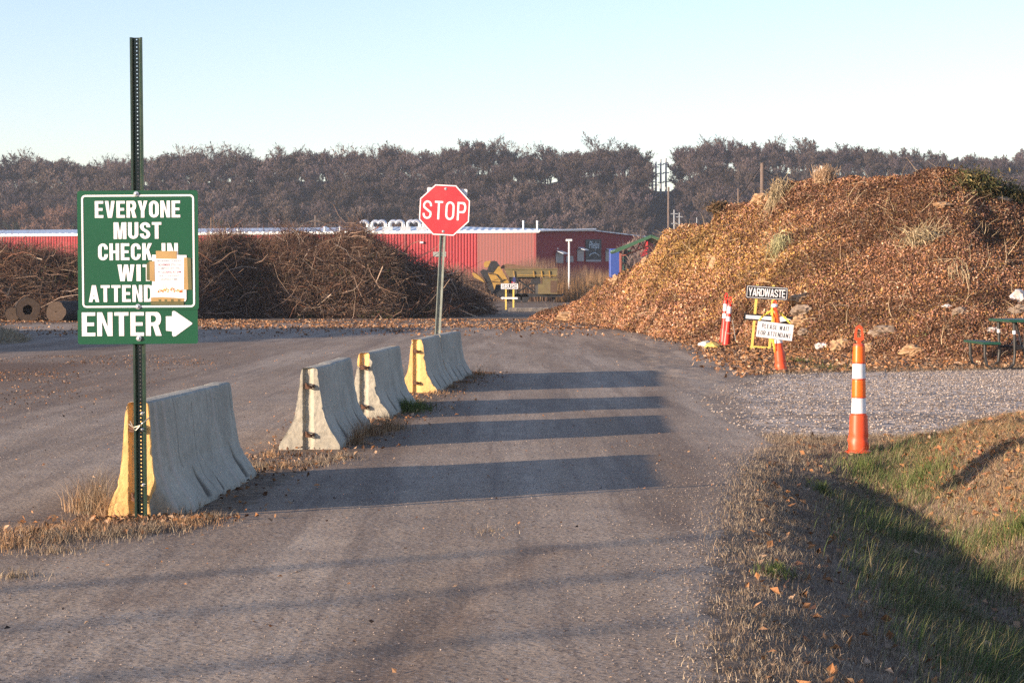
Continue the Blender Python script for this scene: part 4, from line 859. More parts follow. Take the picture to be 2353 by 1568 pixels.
m = MB(); A_ = [(385, 726.5), (399, 726.5), (399.5, 716), (402, 714.5), (406, 714.8), (445, 742), (445.3, 744.5), (407, 772), (402, 773), (399, 770), (399, 761), (385, 759.5)]; m.add([(sx(a), -.0205, sz_(b_)) for a, b_ in A_], [(0, 1, 10, 11), (1, 2, 3, 4, 5, 6, 7, 8, 9, 10)]); m.build('arrow', M_WHITE, pnl2)
for a, y in ((320.5, 446.5), (322, 704), (323, 777)): bolt(root, sx(a), sz_(y), -.026)
for a, y in ((326, 950), (325.8, 987), (327, 1115)): bolt(root, sx(a), sz_(y), .022, .011)
# notice taped to the panel
nl = thing('paper_notice', 'white paper notice taped over the lower corner of the green sign', 'notice', (0, 0, 0)); nl.location = root.location; nl.rotation_euler = root.rotation_euler
q3 = lambda X, Y: ((370 + X / 9.227) / 1.10544, (620 + Y / 9.227) / 1.10544)
def npoly(pts, y): return [(sx(q3(a, b_)[0]), y, sz_(q3(a, b_)[1])) for a, b_ in pts]
m = MB(); plate(m, npoly([(210, 250), (1015, 265), (1000, 1300), (975, 1345), (170, 1340), (205, 880)], -.0262), .0008); sheet = m.build('paper_sheet', M_PAPER, nl)
m = MB()
for pts in ([(300, 165), (790, 170), (783, 352), (300, 340)], [(150, 400), (262, 402), (268, 880), (150, 850)], [(955, 322), (1030, 325), (1048, 1070), (945, 1072)], [(172, 1250), (430, 1238), (955, 1275), (940, 1345), (175, 1340)]): plate(m, npoly(pts, -.0275), .0006)
m.build('tape_strip', M_TAPE, nl)
m = MB()
for pts in ([(80, 455), (150, 400), (150, 850), (75, 840)], [(1030, 325), (1115, 335), (1130, 1072), (1048, 1070)], [(175, 1343), (940, 1347), (940, 1425), (160, 1420)], [(300, 150), (430, 155), (430, 240), (300, 240)]): plate(m, npoly(pts, -.0270), .0005)
for X in (350, 490, 640, 800): plate(m, npoly([(X, 1292), (X + 62, 1292), (X + 62, 1343), (X, 1343)], -.0278), .0002)
m.build('tape_strip', M_TAPE2, nl)
m = MB(); mr = MB()
def line_(mb, s, X0, X1, Y0, Y1):
    a = q3(X0, Y1); c_ = q3(X1, Y0); V, Fq = font_text(s, (c_[0] - a[0]) / SS, (a[1] - c_[1]) / SS); mb.add(put(V, sx(a[0]), sz_(a[1]), -.0268), Fq)
line_(m, 'BEGINNING SUNDAY,', 330, 900, 375, 425); line_(mr, 'NOVEMBER 7TH', 340, 750, 462, 505); line_(m, ', THE', 762, 880, 468, 512); line_(m, 'COMPOST SITE WILL', 342, 878, 548, 590); line_(m, 'BE', 340, 402, 632, 673); line_(mr, 'CLOSING AT 5PM', 425, 880, 635, 677); line_(m, 'DUE TO DAYLIGHT', 362, 852, 720, 762); line_(m, 'SAVINGS TIME.', 402, 815, 805, 848)
mr.add(npoly([(340, 512), (760, 516), (760, 521), (340, 517)], -.0268), [(0, 1, 2, 3)]); mr.add(npoly([(425, 684), (880, 687), (880, 692), (425, 689)], -.0268), [(0, 1, 2, 3)])
m.build('lettering', M_INKG, sheet); mr.build('red_lettering', M_INKR, sheet)
m = MB(); pm = [simple('print_' + k_, c_, .8, .05) for k_, c_ in (('yellow', (.85, .55, .1)), ('orange', (.8, .25, .04)), ('red', (.6, .03, .02)), ('green', (.3, .36, .08)), ('brown', (.4, .15, .06)))]; rr_ = random.Random(4)
for k_ in range(90):
    X = rr_.uniform(330, 915); hh = 90 * (1 - abs(X - 620) / 480) + 20; Y = 1135 - rr_.random() * hh; m.m = rr_.choice([0, 0, 1, 1, 2, 3, 4]); s = rr_.uniform(14, 34); a_ = rr_.uniform(0, 3.1)
    m.add(npoly([(X + s * math.cos(a_), min(1140, Y + s * math.sin(a_))), (X + s * .35 * math.cos(a_ + 1.57), min(1140, Y + s * .35 * math.sin(a_ + 1.57))), (X - s * math.cos(a_), min(1140, Y - s * math.sin(a_))), (X - s * .35 * math.cos(a_ + 1.57), min(1140, Y - s * .35 * math.sin(a_ + 1.57)))], -.0266 - k_ * .00001), [(0, 1, 2, 3)])
m.m = 4
for X in (480, 520, 545): m.add(npoly([(X, 1040), (X + 5, 1040), (X - 20, 930), (X - 25, 930)], -.0266), [(0, 1, 2, 3)])
m.build('autumn_picture', pm, sheet)

# stop sign
Y0 = 37.75; S0 = F / Y0
root = thing('stop_sign', 'red octagonal stop sign on leaning post behind the farthest barrier', 'sign', ((1000.5 - CX) / S0, Y0, 0)); root.rotation_euler = (0, math.radians(3.0), math.radians(-4))
channel_post('post', 3.44, .11, M_POST2, root, .0254, .0062)
zc = (865 - 488.5) / S0; R_ = .458
def octa(r, y): return [(.01 + r / math.cos(PI / 8) * math.cos(PI / 8 + k * PI / 4), y, zc + r / math.cos(PI / 8) * math.sin(PI / 8 + k * PI / 4)) for k in range(8)]
m = MB(); plate(m, octa(R_, -.02), .003); pn = m.build('octagon_plate', M_RED, root)
m = MB(); m.add(octa(R_ - .002, -.0225) + octa(R_ - .022, -.0225), [(k, (k + 1) % 8, 8 + (k + 1) % 8, 8 + k) for k in range(8)]); m.build('border', M_WHITE, pn)
m = MB(); V, Fq = block_text('STOP', .79, .335, .52, .115, .105, .155); m.add(put(V, .01 - .395, zc - .175, -.023), Fq); m.build('lettering', M_WHITE, pn)
bolt(root, .012, zc + .385, -.022, .025); bolt(root, .005, zc - .39, -.022, .025)
m = MB(); plate(m, rrect(-.33, zc + .02, .40, zc + .40, .02, .045), .003); m.build('back_plate', M_WHITE, root)

# yardwaste stand
Y1 = 52.6; S1 = F / Y1
root = thing('yardwaste_sign', 'black and white yardwaste sign on a yellow wooden stand before the leaf heap', 'sign', ((1747 - CX) / S1, Y1, PH((1747 - CX) / S1, Y1))); g0 = CAMH - 0
tx = lambda px: (px - 1747) / S1
tz = lambda py: (804 - py) / S1
def bar(m, a, c_, wd, th, y=0):
    A_ = Vector((tx(a[0]), y, tz(a[1]))); B_ = Vector((tx(c_[0]), y, tz(c_[1]))); d = B_ - A_; n = Vector((-d.z, 0, d.x)).normalized() * wd / 2; m.prism([A_ - n, B_ - n, B_ + n, A_ + n], (0, 0, 0), (0, th, 0))
m = MB(); bar(m, (1740, 654), (1726.5, 808), .062, .04); m.build('post', M_YPOST, root)
m = MB(); bar(m, (1777, 655), (1767.5, 808), .062, .04); m.build('post', M_YPOST, root)
m = MB(); bar(m, (1727, 796), (1768, 799), .05, .035, .003); m.build('crossbar', M_YPOST, root)
m = MB()
for a in (1727, 1768): m.tube([(tx(a), .02, .1), (tx(a) + .02, .75, 0)], .02, 6)
m.build('rear_foot', M_YPOST, root)
ang = math.atan2(6, 96); Rt = Matrix.Rotation(ang, 4, 'Y')
def tilted(V, cx_, cz_, y=0): return [tuple(Rt @ Vector((a[0], 0, a[2])) + Vector((cx_, y if y else 0, cz_)) + Vector((0, a[1], 0))) for a in V]
w_, h_ = 97 / S1, 30.5 / S1; ccx, ccz = tx(1761.3), tz(672.6)
m = MB(); plate(m, tilted(rrect(-w_ / 2, -h_ / 2, w_ / 2, h_ / 2, .02, 0), ccx, ccz, -.014), .012); pn = m.build('board', M_BLACK, root)
m = MB(); V, Fq = border(-w_ / 2 + .025, -h_ / 2 + .022, w_ / 2 - .025, h_ / 2 - .022, .022, .012, 0); m.add(tilted(V, ccx, ccz, -.0165), Fq); m.build('border', M_WHITE, pn)
m = MB(); V, Fq = block_text('YARDWASTE', w_ * .87, h_ * .60, .6, .15, .14, .03); m.add(tilted(put(V, -w_ * .435, -h_ * .30), ccx, ccz, -.0165), Fq); m.build('lettering', M_WHITE, pn)
w2, h2 = 114 / S1, 15 / S1; a2 = math.atan2(8, 114); Rt = Matrix.Rotation(a2, 4, 'Y'); ccx, ccz = tx(1765), tz(731)
m = MB(); plate(m, tilted(rrect(-w2 / 2, -h2 / 2, w2 / 2, h2 / 2, .005, 0), ccx, ccz, -.014), .012); pn = m.build('arrow_board', M_BLACK, root)
m = MB(); V = [(-w2 * .46, 0, -h2 * .27), (w2 * .24, 0, -h2 * .27), (w2 * .24, 0, -h2 * .46), (w2 * .46, 0, 0), (w2 * .24, 0, h2 * .46), (w2 * .24, 0, h2 * .27), (-w2 * .46, 0, h2 * .27)]; m.add(tilted(V, ccx, ccz, -.0165), [(0, 1, 5, 6), (1, 2, 3, 4, 5)]); m.build('arrow', M_WHITE, pn)

# brush sign
p0 = gp(1170, 711); Yb_ = p0.y; Sb = F / Yb_
root = thing('brush_sign', 'small black and white brush sign with white arrow on yellow posts', 'sign', (p0.x, Yb_, 0)); bx_ = lambda px: (px - 1170) / Sb; bz = lambda py: (711 - py) / Sb
for a in (1162, 1179.3): m = MB(); m.box((bx_(a), .05, bz(683)), (.12, .08, bz(655))); m.build('post', M_YPOST, root)
m = MB(); plate(m, rrect(bx_(1149.8), bz(664.5), bx_(1190.5), bz(650.5), .04, 0), .01); pn = m.build('board', M_BLACK, root)
m = MB(); V, Fq = border(bx_(1150.6), bz(663.8), bx_(1189.8), bz(651.2), .04, .04, -.012); m.add(V, Fq); m.build('border', M_WHITE, pn)
m = MB(); V, Fq = block_text('BRUSH', (1188.5 - 1152) / Sb, 9.2 / Sb, .55, .17, .16, .06); m.add(put(V, bx_(1152), bz(662), -.012), Fq); m.build('lettering', M_WHITE, pn)
m = MB(); m.prism([(bx_(a), -.01, bz(c_)) for a, c_ in ((1149.5, 684.2), (1154, 680.6), (1154.5, 682), (1189, 682.4), (1189, 687), (1155, 686.4), (1154.5, 688))], (0, 0, 0), (0, .03, 0)); m.build('arrow', M_WHITE, root)
root = thing('small_flag', 'little red, white and blue flag hanging above the brush sign', 'flag', at(1181, 665, Yb_ + .15))
m = MB(); m.tube([(0, 0, -.2), (0, 0, 1.0)], .02, 6); m.build('staff', M_BOLT, root)
m = MB(); fm = [simple('flag_red', (.5, .04, .05), .8), simple('flag_white', (.7, .68, .68), .8), simple('flag_blue', (.03, .04, .16), .8)]
for k_ in range(6): m.m = k_ % 2; m.box((-.12 + .07 * k_ - .03, -.02 + .02 * (k_ % 2), .30 - .015 * k_), (.07, .02, .60 - .05 * k_))
m.m = 2; m.box((0, -.03, .72), (.2, .02, .34)); m.build('cloth', fm, root)

# ------------------------------------------------------------------ channelizer posts
def channelizer(loc, scale, bands, label, lean=(0, 0), body=M_ORANGE, dent=False, crushed=True, rz=0, handle=True):
    """bands: list of (z0, z1, kind)"""
    root = thing('channelizer_post', label, 'traffic post', loc, rz, 'orange traffic posts'); root.rotation_euler = (lean[1], lean[0], rz); root.scale = (scale,) * 3
    rad = lambda z: float(np.interp(z, [0, .02, .03, .15, .37, .373, .535, .72, .873, 1.055, 1.07], [.120, .118, .100, .097, .086, .071, .067, .064, .061, .056, .05]))
    m = MB(); n = 28; zs = [0, .018, .03] + [.03 + .017 * k for k in range(1, 20)] + [.369, .3705, .374] + [.38 + .02 * k for k in range(34)] + [1.058, 1.066, 1.07]
    m.lathe([(rad(z) + (.004 if abs(z - .228) < .006 else 0), z) for z in zs], n)
    if dent: m.v = [(x + (.012 * math.sin(z * 40 + math.atan2(y, x) * 2.0) * (1 if z < .2 else 0) * (z / .2 if z < .1 else 1 - (z - .1) / .1)), y, z) for x, y, z in m.v]
    o = m.build('body', body, root); smooth_by_angle(o, 35)
    m = MB(); m.lathe([(.135, 0), (.135, .012), (.11, .02), (.098, .021)], 20); o = m.build('base', M_ORANGE, root); smooth_by_angle(o, 40)
    for z0, z1, kd in bands:
        m = MB(); k = 8; m.lathe([(rad(z0 + (z1 - z0) * i / k) + .0015 + (.0008 if i % 2 else 0), z0 + (z1 - z0) * i / k) for i in range(k + 1)], n, cap=False); o = m.build('reflective_band', M_WBAND if kd == 'w' else M_OBAND, root); smooth_by_angle(o, 60)
        m = MB(); m.lathe([(rad(z0) + .001, z0 - .008), (rad(z0) + .005, z0 - .006), (rad(z0) + .005, z0 - .001), (rad(z0) + .001, z0 + .001)], n, cap=False); m.build('ridge', body, root)
    if handle:
        out = [(-.018, 1.065), (-.018, 1.095), (-.045, 1.11), (-.048, 1.13), (-.036, 1.21), (-.03, 1.235), (0, 1.255), (.03, 1.235), (.036, 1.21), (.048, 1.13), (.045, 1.11), (.018, 1.095), (.018, 1.065)]
        inn = [(-.026, 1.13), (-.018, 1.205), (-.012, 1.218), (.012, 1.218), (.018, 1.205), (.026, 1.13)]
        tr = tessellate_polygon([[Vector((a, c_, 0)) for a, c_ in out], [Vector((a, c_, 0)) for a, c_ in inn]]); P_ = out + inn; k = len(P_); m = MB(); V = [(a, -.009, c_) for a, c_ in P_] + [(a, .009, c_) for a, c_ in P_]
        Fs = [tuple(t_) for t_ in tr] + [tuple(i + k for i in t_[::-1]) for t_ in tr] + [(i, (i + 1) % 13, (i + 1) % 13 + k, i + k) for i in range(13)] + [(13 + i, 13 + (i + 1) % 6, 13 + (i + 1) % 6 + k, 13 + i + k) for i in range(6)]
        m.add(V, Fs); m.build('handle', body, root)
    return root
p0 = gp(1972, 1029); zg = PH(p0.x, p0.y)
channelizer((p0.x, p0.y, zg), (1030 - 737) * p0.y / F / 1.255, [(.385, .535, 'w'), (.548, .712, 'o'), (.727, .873, 'w'), (.888, 1.045, 'o')], 'upright orange and white traffic post standing alone by the ditch', dent=True)
p0 = gp(1795, 853); zg = PH(p0.x, p0.y); sc_ = 1.075
wait = channelizer((p0.x, p0.y, zg), sc_, [(.50, .66, 'w'), (.86, 1.04, 'o')], 'leaning orange traffic post carrying the please wait for attendant board', lean=(math.radians(-5.9), 0), dent=True)
p0 = gp(1667.5, 795); M_REDP = simple('red_plastic', (.70, .045, .03), .4, .08, 5)
channelizer((p0.x, p0.y, PH(p0.x, p0.y)), 1.06, [(.62, .74, 'w'), (.82, 1.0, 'w')], 'red and white traffic post leaning in front of its twin, beside the painted rocks', lean=(math.radians(5.2), 0), body=M_REDP)
p0 = gp(1662, 789); channelizer((p0.x, p0.y, PH(p0.x, p0.y)), 1.14, [(.62, .74, 'w'), (.80, .97, 'w')], 'red and white traffic post half hidden behind its twin', lean=(math.radians(3.0), 0), body=M_REDP)
m = MB(); p0 = at(1682, 735, 55.8); p1 = at(1690, 783, 55.6); m.tube([p0, (p0 + p1) / 2 + Vector((0, 0, .02)), p1], .012, 5); m.tube([at(1669, 765, 55.72), at(1675, 766, 55.70), at(1682, 765, 55.72)], .012, 5); tag(m.build('cord', M_WIRE), 'pale cord tied to the paired red and white posts', 'cord')
# hanging board
Yh = 38.78; Sh = F / Yh; c0 = at(1779.8, 759.5, Yh)
root = thing('waiting_board', 'white please wait for attendant board roped to the leaning orange post', 'sign', c0); a3 = math.atan2(10.5, 82.2); Rt = Matrix.Rotation(a3, 4, 'Y'); w3, h3 = 82.8 / Sh, 37 / Sh
m = MB(); plate(m, tilted(rrect(-w3 / 2, -h3 / 2, w3 / 2, h3 / 2, .008, 0), 0, 0, -.006), .01); m.build('board', M_WHITE, root)
m = MB(); V, Fq = block_text('PLEASE WAIT', w3 * .76, h3 * .28, .48, .115, .105, .16); m.add(tilted(put(V, -w3 * .375, h3 * .075), 0, 0, -.0085), Fq); V, Fq = block_text('FOR ATTENDANT', w3 * .91, h3 * .28, .48, .115, .105, .13); m.add(tilted(put(V, -w3 * .455, -h3 * .36), 0, 0, -.0085), Fq); m.build('lettering', M_BLACK, root)
def rope(pts, name='rope', r=.011):
    m = MB(); P_ = [at(a, c_, y) for a, c_, y in pts]; 
    for ph in (0, PI):
        Q_ = []
        for i in range(len(P_) - 1):
            for k in range(4): t_ = k / 4; q = P_[i].lerp(P_[i + 1], t_); a_ = (i * 4 + k) * 1.1 + ph; Q_.append(q + Vector((math.cos(a_) * r, 0, math.sin(a_) * r)))
        Q_.append(P_[-1]); m.tube(Q_, r * .75, 5)
    return m.build(name, M_ROPE)
yr = 38.92
tag(rope([(1744, 736, Yh - .02), (1748, 729, Yh), (1756, 723, yr), (1768, 715, yr), (1778, 711, yr), (1787, 714, yr), (1797, 723, yr), (1807, 733, yr), (1815, 742, Yh - .02)], r=.014), 'yellow rope holding the white board on the leaning post', 'rope', 'yellow ropes on the leaning post')
tag(rope([(1777, 688, yr), (1775, 705, yr), (1774, 730, Yh + .03), (1775, 770, Yh + .04), (1778, 800, Yh + .04), (1783, 815, yr), (1785, 828, yr), (1782, 812, yr), (1777, 792, yr), (1773, 778, yr)], r=.012), 'loose tail of yellow rope hanging below the white board', 'rope', 'yellow ropes on the leaning post')
m = MB(); m.lathe([(.045, 0), (.06, .02), (.055, .06), (.03, .07)], 12, Matrix.Translation(at(1779, 706, 38.83)) @ Matrix.Scale(1.0, 4)); tag(m.build('tape_wrap', M_WBAND), 'white tape wrapped round the neck of the leaning post', 'tape')

# painted rocks
def rock(name, p, d, mat, label, cat, seed, lev=3, group=None, flat=.55, amp=.3, crease=0):
    import bmesh
    bm = bmesh.new(); bmesh.ops.create_icosphere(bm, subdivisions=lev, radius=1)
    for v in bm.verts:
        n = mnoise.noise(v.co * 1.3 + Vector((seed, seed * 2, 0))) * amp + mnoise.noise(v.co * 3.5 + Vector((seed, 0, 3))) * amp * .45 + (mnoise.noise(v.co * 9 + Vector((seed, 5, 3))) * amp * .15) - abs(mnoise.noise(v.co * 2.2 + Vector((seed * 3, 1, 7)))) * amp * crease
        v.co = v.co * (1 + n); v.co.x *= d[0] / 2; v.co.y *= d[1] / 2; v.co.z = max(v.co.z, -flat) * d[2] / 2
    me = bpy.data.meshes.new(name); bm.to_mesh(me); bm.free(); me.materials.append(mat); o = obj(name, me, None, p); tag(o, label, cat, group); smooth_by_angle(o, 32); return o
p = onground(1637, 802); rock('painted_rock', p + Vector((0, 0, .06)), (.42, .4, .26), M_ROCKY, 'yellow painted rock at the road edge', 'rock', 3, group='painted rocks')
p = onground(1621, 798); rock('painted_rock', p + Vector((0, 0, .05)), (.38, .4, .24), M_ROCKW, 'whitish rock beside the yellow painted one', 'rock', 8, group='painted rocks')

# ------------------------------------------------------------------ things on the leaf heap
def hit(px, py):
    o = Vector((0, 0, CAMH)); d = ray(px, py).normalized(); h = BV_LEAF.ray_cast(o, d)
    for k_ in range(60):
        if h[0] is not None or py > 690: break
        py += 2; h = BV_LEAF.ray_cast(o, ray(px, py).normalized())
    g = onground(px, py) if py > 664 else None
    if h[0] is None: return g, Vector((0, -.3, 1)).normalized()
    if g is not None and g.y < h[0].y: return g, Vector((0, 0, 1))
    return h[0], h[1] if h[1].z > 0 else -h[1]
def bag(px, py, wp, hp, mat, label, cat='paper bag', seed=1, name='paper_bag', group='paper bags of yard waste'):
    p, n = hit(px, py + hp * .3); s = F / p.y
    return rock(name, p + Vector((0, .05, hp / s * .12)), (wp / s * 1.1, wp / s * .9, hp / s * 1.25), mat, label, cat, seed, 4, group, .8, .34, 1.6)
bag(1843, 684, 54, 21, M_KRAFT, 'tan paper bag on the heap, highest behind the white waiting board', seed=1)
bag(1848, 711, 60, 25, M_KGREY, 'grey brown paper bag right of the white waiting board, second from top', seed=2)
bag(1845, 735, 54, 28, M_KRAFT, 'tan paper bag against the edge of the waiting board', seed=3)
bag(1853, 760, 38, 17, M_KGREY, 'small grey paper bag below the stack by the waiting board', seed=4)
bag(2034, 757, 66, 28, M_KGREY, 'large slumped grey bag right of the lone upright post', seed=5)
bag(1891, 794, 36, 15, M_PLAST, 'white plastic bag lying at the foot of the leaf heap', 'plastic bag', 6, 'plastic_bag', 'plastic bags')
bag(1932, 791, 50, 29, M_KRAFT, 'open crumpled tan bag between the white bag and the lone post', seed=7)
bag(1998, 797, 40, 22, M_KRAFT, 'tan bag just right of the lone upright post', seed=8)
bag(2099, 801, 58, 26, M_KRAFT, 'wide tan bag at the foot of the heap, nearest the bench', seed=9)
bag(2346, 681, 44, 34, M_PLAST, 'white and tan bag above the picnic table', seed=10)
bag(2340, 713, 46, 30, M_KGREY, 'grey bag directly behind the picnic table top', seed=11)
bag(2282, 756, 34, 12, M_PLAST, 'pale plastic bag left of the picnic table legs', 'plastic bag', 12, 'plastic_bag', 'plastic bags')
bag(2178, 703, 26, 10, M_PLAST, 'white plastic scrap half way up the heap', 'plastic bag', 13, 'plastic_bag', 'plastic bags')
bag(2209, 713, 40, 20, M_KGREY, 'grey brown bag sunk into the heap beside the white scrap', seed=14)
bag(1310, 723, 54, 22, M_KRAFT, 'long tan bag at the far left toe of the leaf heap', seed=15)
bag(1484, 597, 22, 20, M_KRAFT, 'tan bag on the left slope under the green roof', seed=16)
bag(1643, 600, 24, 26, M_KRAFT, 'open tan bag among the yellow leaves', seed=17)
bag(1416, 640, 26, 20, M_KRAFT, 'half buried tan bag low on the left slope', seed=18)
bag(2168, 470, 46, 14, M_KRAFT, 'curved tan cardboard piece near the summit of the heap', 'cardboard', 19, 'cardboard_piece', 'cardboard pieces')
bag(2300, 457, 50, 16, M_KGREY, 'grey bag on the right shoulder near the summit', seed=20)
bag(1752, 452, 50, 22, M_KRAFT, 'straw coloured paper bundle on the upper left crest', seed=21)
p, n = hit(1290, 732); rock('pumpkin', p + Vector((0, -.1, .1)), (.36, .36, .28), simple('pumpkin_skin', (.85, .22, .02), .5, .1, 3), 'small orange pumpkin beside the long tan bag', 'pumpkin', 2, 3, amp=.06)
def bundle(px, py, wp, hp, n, cols, label, cat, name, seed, down=-.5, rad=.012, spread=.8, L=1.3, leafy=0, group=None):
    r2 = np.random.default_rng(seed); p, nn = hit(px, py); s = F / p.y; P = np.array(p)[None] + r2.normal(0, 1, (n, 3)) * np.array([wp / s * .28, .25, hp / s * .22]); D = r2.normal(0, spread, (n, 3)) + np.array([0, -.3, down])
    V, Q, k = strands(P, D, r2.uniform(.4, 1, n) * L * hp / s, np.full(n, rad), 4, .12, .03); C_ = np.repeat(palette(n, cols), k, 0); A = [(V, Q, C_)]
    if leafy: P3 = P[r2.integers(0, n, leafy)] + r2.normal(0, .12, (leafy, 3)) * np.array([wp / s * 1.4, 1, hp / s * 1.2]); V3, Q3 = cards(P3, np.tile([0, -.5, .8], (leafy, 1)), r2.uniform(.06, .16, leafy), .4, 1); A.append((V3, Q3, np.repeat(palette(leafy, cols), 4, 0)))
    A = join_arrays(A); return tag(obj(name, new_mesh(name, A[0], A[1], 4, [M_GRASS], col=A[2])), label, cat, group)
st = [(.38, .29, .17), (.30, .21, .12), (.46, .36, .22), (.26, .21, .12)]
bundle(1795, 440, 44, 60, 700, st, 'sheaf of pale ornamental grass drooping over the upper left crest', 'straw bundle', 'straw_bundle', 1, -.9, .012, .4, 1.1, group='straw bundles')
bundle(1893, 408, 34, 34, 600, [(.42, .27, .16), (.5, .35, .22), (.3, .19, .11)], 'upright tuft of dry plants on the crest, under the far pole', 'straw bundle', 'straw_bundle', 2, 1.2, .012, .4, 1.0, group='straw bundles')
bundle(2130, 548, 90, 50, 700, st, 'wide straw bundle half way up the right of the heap', 'straw bundle', 'straw_bundle', 3, -.3, .012, .9, .9, group='straw bundles')
bundle(2195, 630, 50, 70, 120, st, 'fan of long pale stalks below the wide straw bundle', 'straw bundle', 'straw_bundle', 4, -1.2, .010, .3, 1.0, group='straw bundles')
bundle(1798, 560, 50, 60, 400, [(.4, .36, .2), (.3, .28, .14)], 'greyish straw smear below the upper left crest', 'straw bundle', 'straw_bundle', 5, -.7, .010, .4, .8, group='straw bundles')
ev = [(.035, .045, .016), (.06, .065, .022), (.10, .07, .03), (.22, .17, .07)]
bundle(2236, 425, 90, 54, 500, ev, 'dark evergreen clippings right of the summit', 'evergreen cuttings', 'evergreen_cuttings', 6, .2, .012, 1, .7, 2600, group='evergreen cuttings')
bundle(2315, 455, 80, 50, 500, ev, 'dark evergreen clippings at the right end of the heap top', 'evergreen cuttings', 'evergreen_cuttings', 7, .2, .012, 1, .7, 2300, group='evergreen cuttings')
bundle(1656, 470, 40, 26, 300, [(.09, .055, .03), (.06, .045, .02), (.17, .10, .05)], 'dark dead clippings on the left corner of the heap top', 'cuttings', 'evergreen_cuttings', 8, .2, .012, 1, .6, 900, group='evergreen cuttings')

# ------------------------------------------------------------------ picnic table
p0 = gp(2262, 849); root = thing('picnic_table', 'green topped picnic table with dark tube frame at the right edge', 'picnic table', (p0.x, p0.y, PH(p0.x, p0.y) - .01)); Yt = p0.y; St = F / Yt
ux = lambda px: (px - 2262) / St
uz = lambda py: (849 - py) / St
lx_ = Vector((.02, 1, 0))  # long axis leads away and to the left
def plank(m, x0, x1, z, L, th): 
    P_ = [Vector((x0, 0, z)), Vector((x1, 0, z)), Vector((x1, 0, z)) + lx_ * L, Vector((x0, 0, z)) + lx_ * L]; m.prism(P_, (0, 0, 0), (0, 0, th))
xs0, xs1 = ux(2258), ux(2298.5); xt0 = ux(2318)
m = MB(); plank(m, xs0, xs1, uz(789) + .0, 1.9, .045); m.build('seat', M_TGREEN, root)
m = MB(); plank(m, xt0, xt0 + .78, uz(738), 1.9, .05); m.build('table_top', M_TGREEN, root)
m = MB(); plank(m, xt0 + .95, xt0 + 1.28, uz(789), 1.9, .045); m.build('seat', M_TGREEN, root)
tb = uz(738); sb = uz(789)
for k, off in enumerate((.15, 1.55)):
    o_ = lx_ * off; m = MB(); e = .03
    m.tube([Vector((xs0 + .06, 0, sb)) + o_, Vector((xs0 + .065, 0, .25)) + o_, Vector((xs0 + .10, 0, .10)) + o_, Vector((xs0 + .20, 0, .03)) + o_, Vector((xs0 + .5, 0, .025)) + o_, Vector((xt0 + .9, 0, .025)) + o_, Vector((xt0 + 1.14, 0, .1)) + o_, Vector((xt0 + 1.18, 0, sb)) + o_], e, 10); m.build('base_frame', M_DTUBE, root)
    m = MB(); m.tube([Vector((xt0 + .12, 0, tb)) + o_, Vector((xt0 + .14, 0, .3)) + o_, Vector((xt0 + .12, 0, .12)) + o_, Vector((xt0 + .03, 0, .04)) + o_], e, 10); m.build('leg', M_DTUBE, root)
    m = MB(); m.tube([Vector((xt0 + .66, 0, tb)) + o_, Vector((xt0 + .64, 0, .3)) + o_, Vector((xt0 + .66, 0, .12)) + o_, Vector((xt0 + .75, 0, .04)) + o_], e, 10); m.build('leg', M_DTUBE, root)
    m = MB(); m.tube([Vector((xs0 + .06, 0, sb - .0)) + o_, Vector((xs1 - .04, 0, sb)) + o_], .02, 8); m.build('brace', M_DTUBE, root); m = MB(); m.tube([Vector((xt0 + .13, 0, .42)) + o_, Vector((xt0 + .65, 0, .42)) + o_], .022, 8); m.build('brace', M_DTUBE, root)
    m = MB(); m.tube([Vector((xt0 + .125, 0, tb - .16)) + o_, Vector((xt0 + .128, 0, tb - .23)) + o_], e + .004, 10); m.build('label_band', M_WHITE, root)
m = MB(); m.tube([Vector((xt0 + .3, 0, tb)) + lx_ * .8, Vector((xt0 + .3, 0, .42)) + lx_ * .2], .02, 8); m.build('brace', M_DTUBE, root)

# ------------------------------------------------------------------ logs, blocks, straw mound
def log(px, py, rp, Y, L, label, hollow, seed, yaw=.25):
    c_ = at(px, py, Y); R = rp / (F / Y); rr2 = random.Random(seed); root = thing('sawn_log', label, 'log', (c_.x, c_.y, R * .97), yaw, 'sawn logs at the foot of the brush')
    n = 26; rad = [R * (1 + rr2.uniform(-.07, .07)) for _ in range(n)]; m = MB(); V = []
    for y in (0, L * .5, L):
        for k in range(n): V.append((rad[k] * math.cos(2 * PI * k / n), y, rad[k] * math.sin(2 * PI * k / n)))
    m.add(V, [(j * n + k, j * n + (k + 1) % n, (j + 1) * n + (k + 1) % n, (j + 1) * n + k) for j in range(2) for k in range(n)]); o = m.build('bark', M_BARK, root); smooth_by_angle(o, 50)
    m = MB(); hr = .42 if hollow else .06; V = [(rad[k] * .99 * math.cos(2 * PI * k / n), .01, rad[k] * .99 * math.sin(2 * PI * k / n)) for k in range(n)] + [(rad[k] * hr * math.cos(2 * PI * k / n), .015, rad[k] * hr * math.sin(2 * PI * k / n)) for k in range(n)] + [(rad[k] * hr * .8 * math.cos(2 * PI * k / n), .5, rad[k] * hr * .8 * math.sin(2 * PI * k / n)) for k in range(n)]
    m.add(V, [(j * n + k, j * n + (k + 1) % n, (j + 1) * n + (k + 1) % n, (j + 1) * n + k) for j in range(2) for k in range(n)] + [tuple(range(2 * n, 3 * n))]); m.build('cut_face', M_WOODEND, root)
log(64, 706, 28, 97, 2.4, 'big hollow sawn log facing the yard, at the foot of the brush heap', True, 1)
log(128, 712, 24, 96.5, 2.2, 'solid sawn log next to the hollow one, closest to the check in sign', False, 2, -.2)
log(28, 702, 17, 97.5, 1.8, 'smaller sawn log on the far side of the hollow one', False, 3, .1)
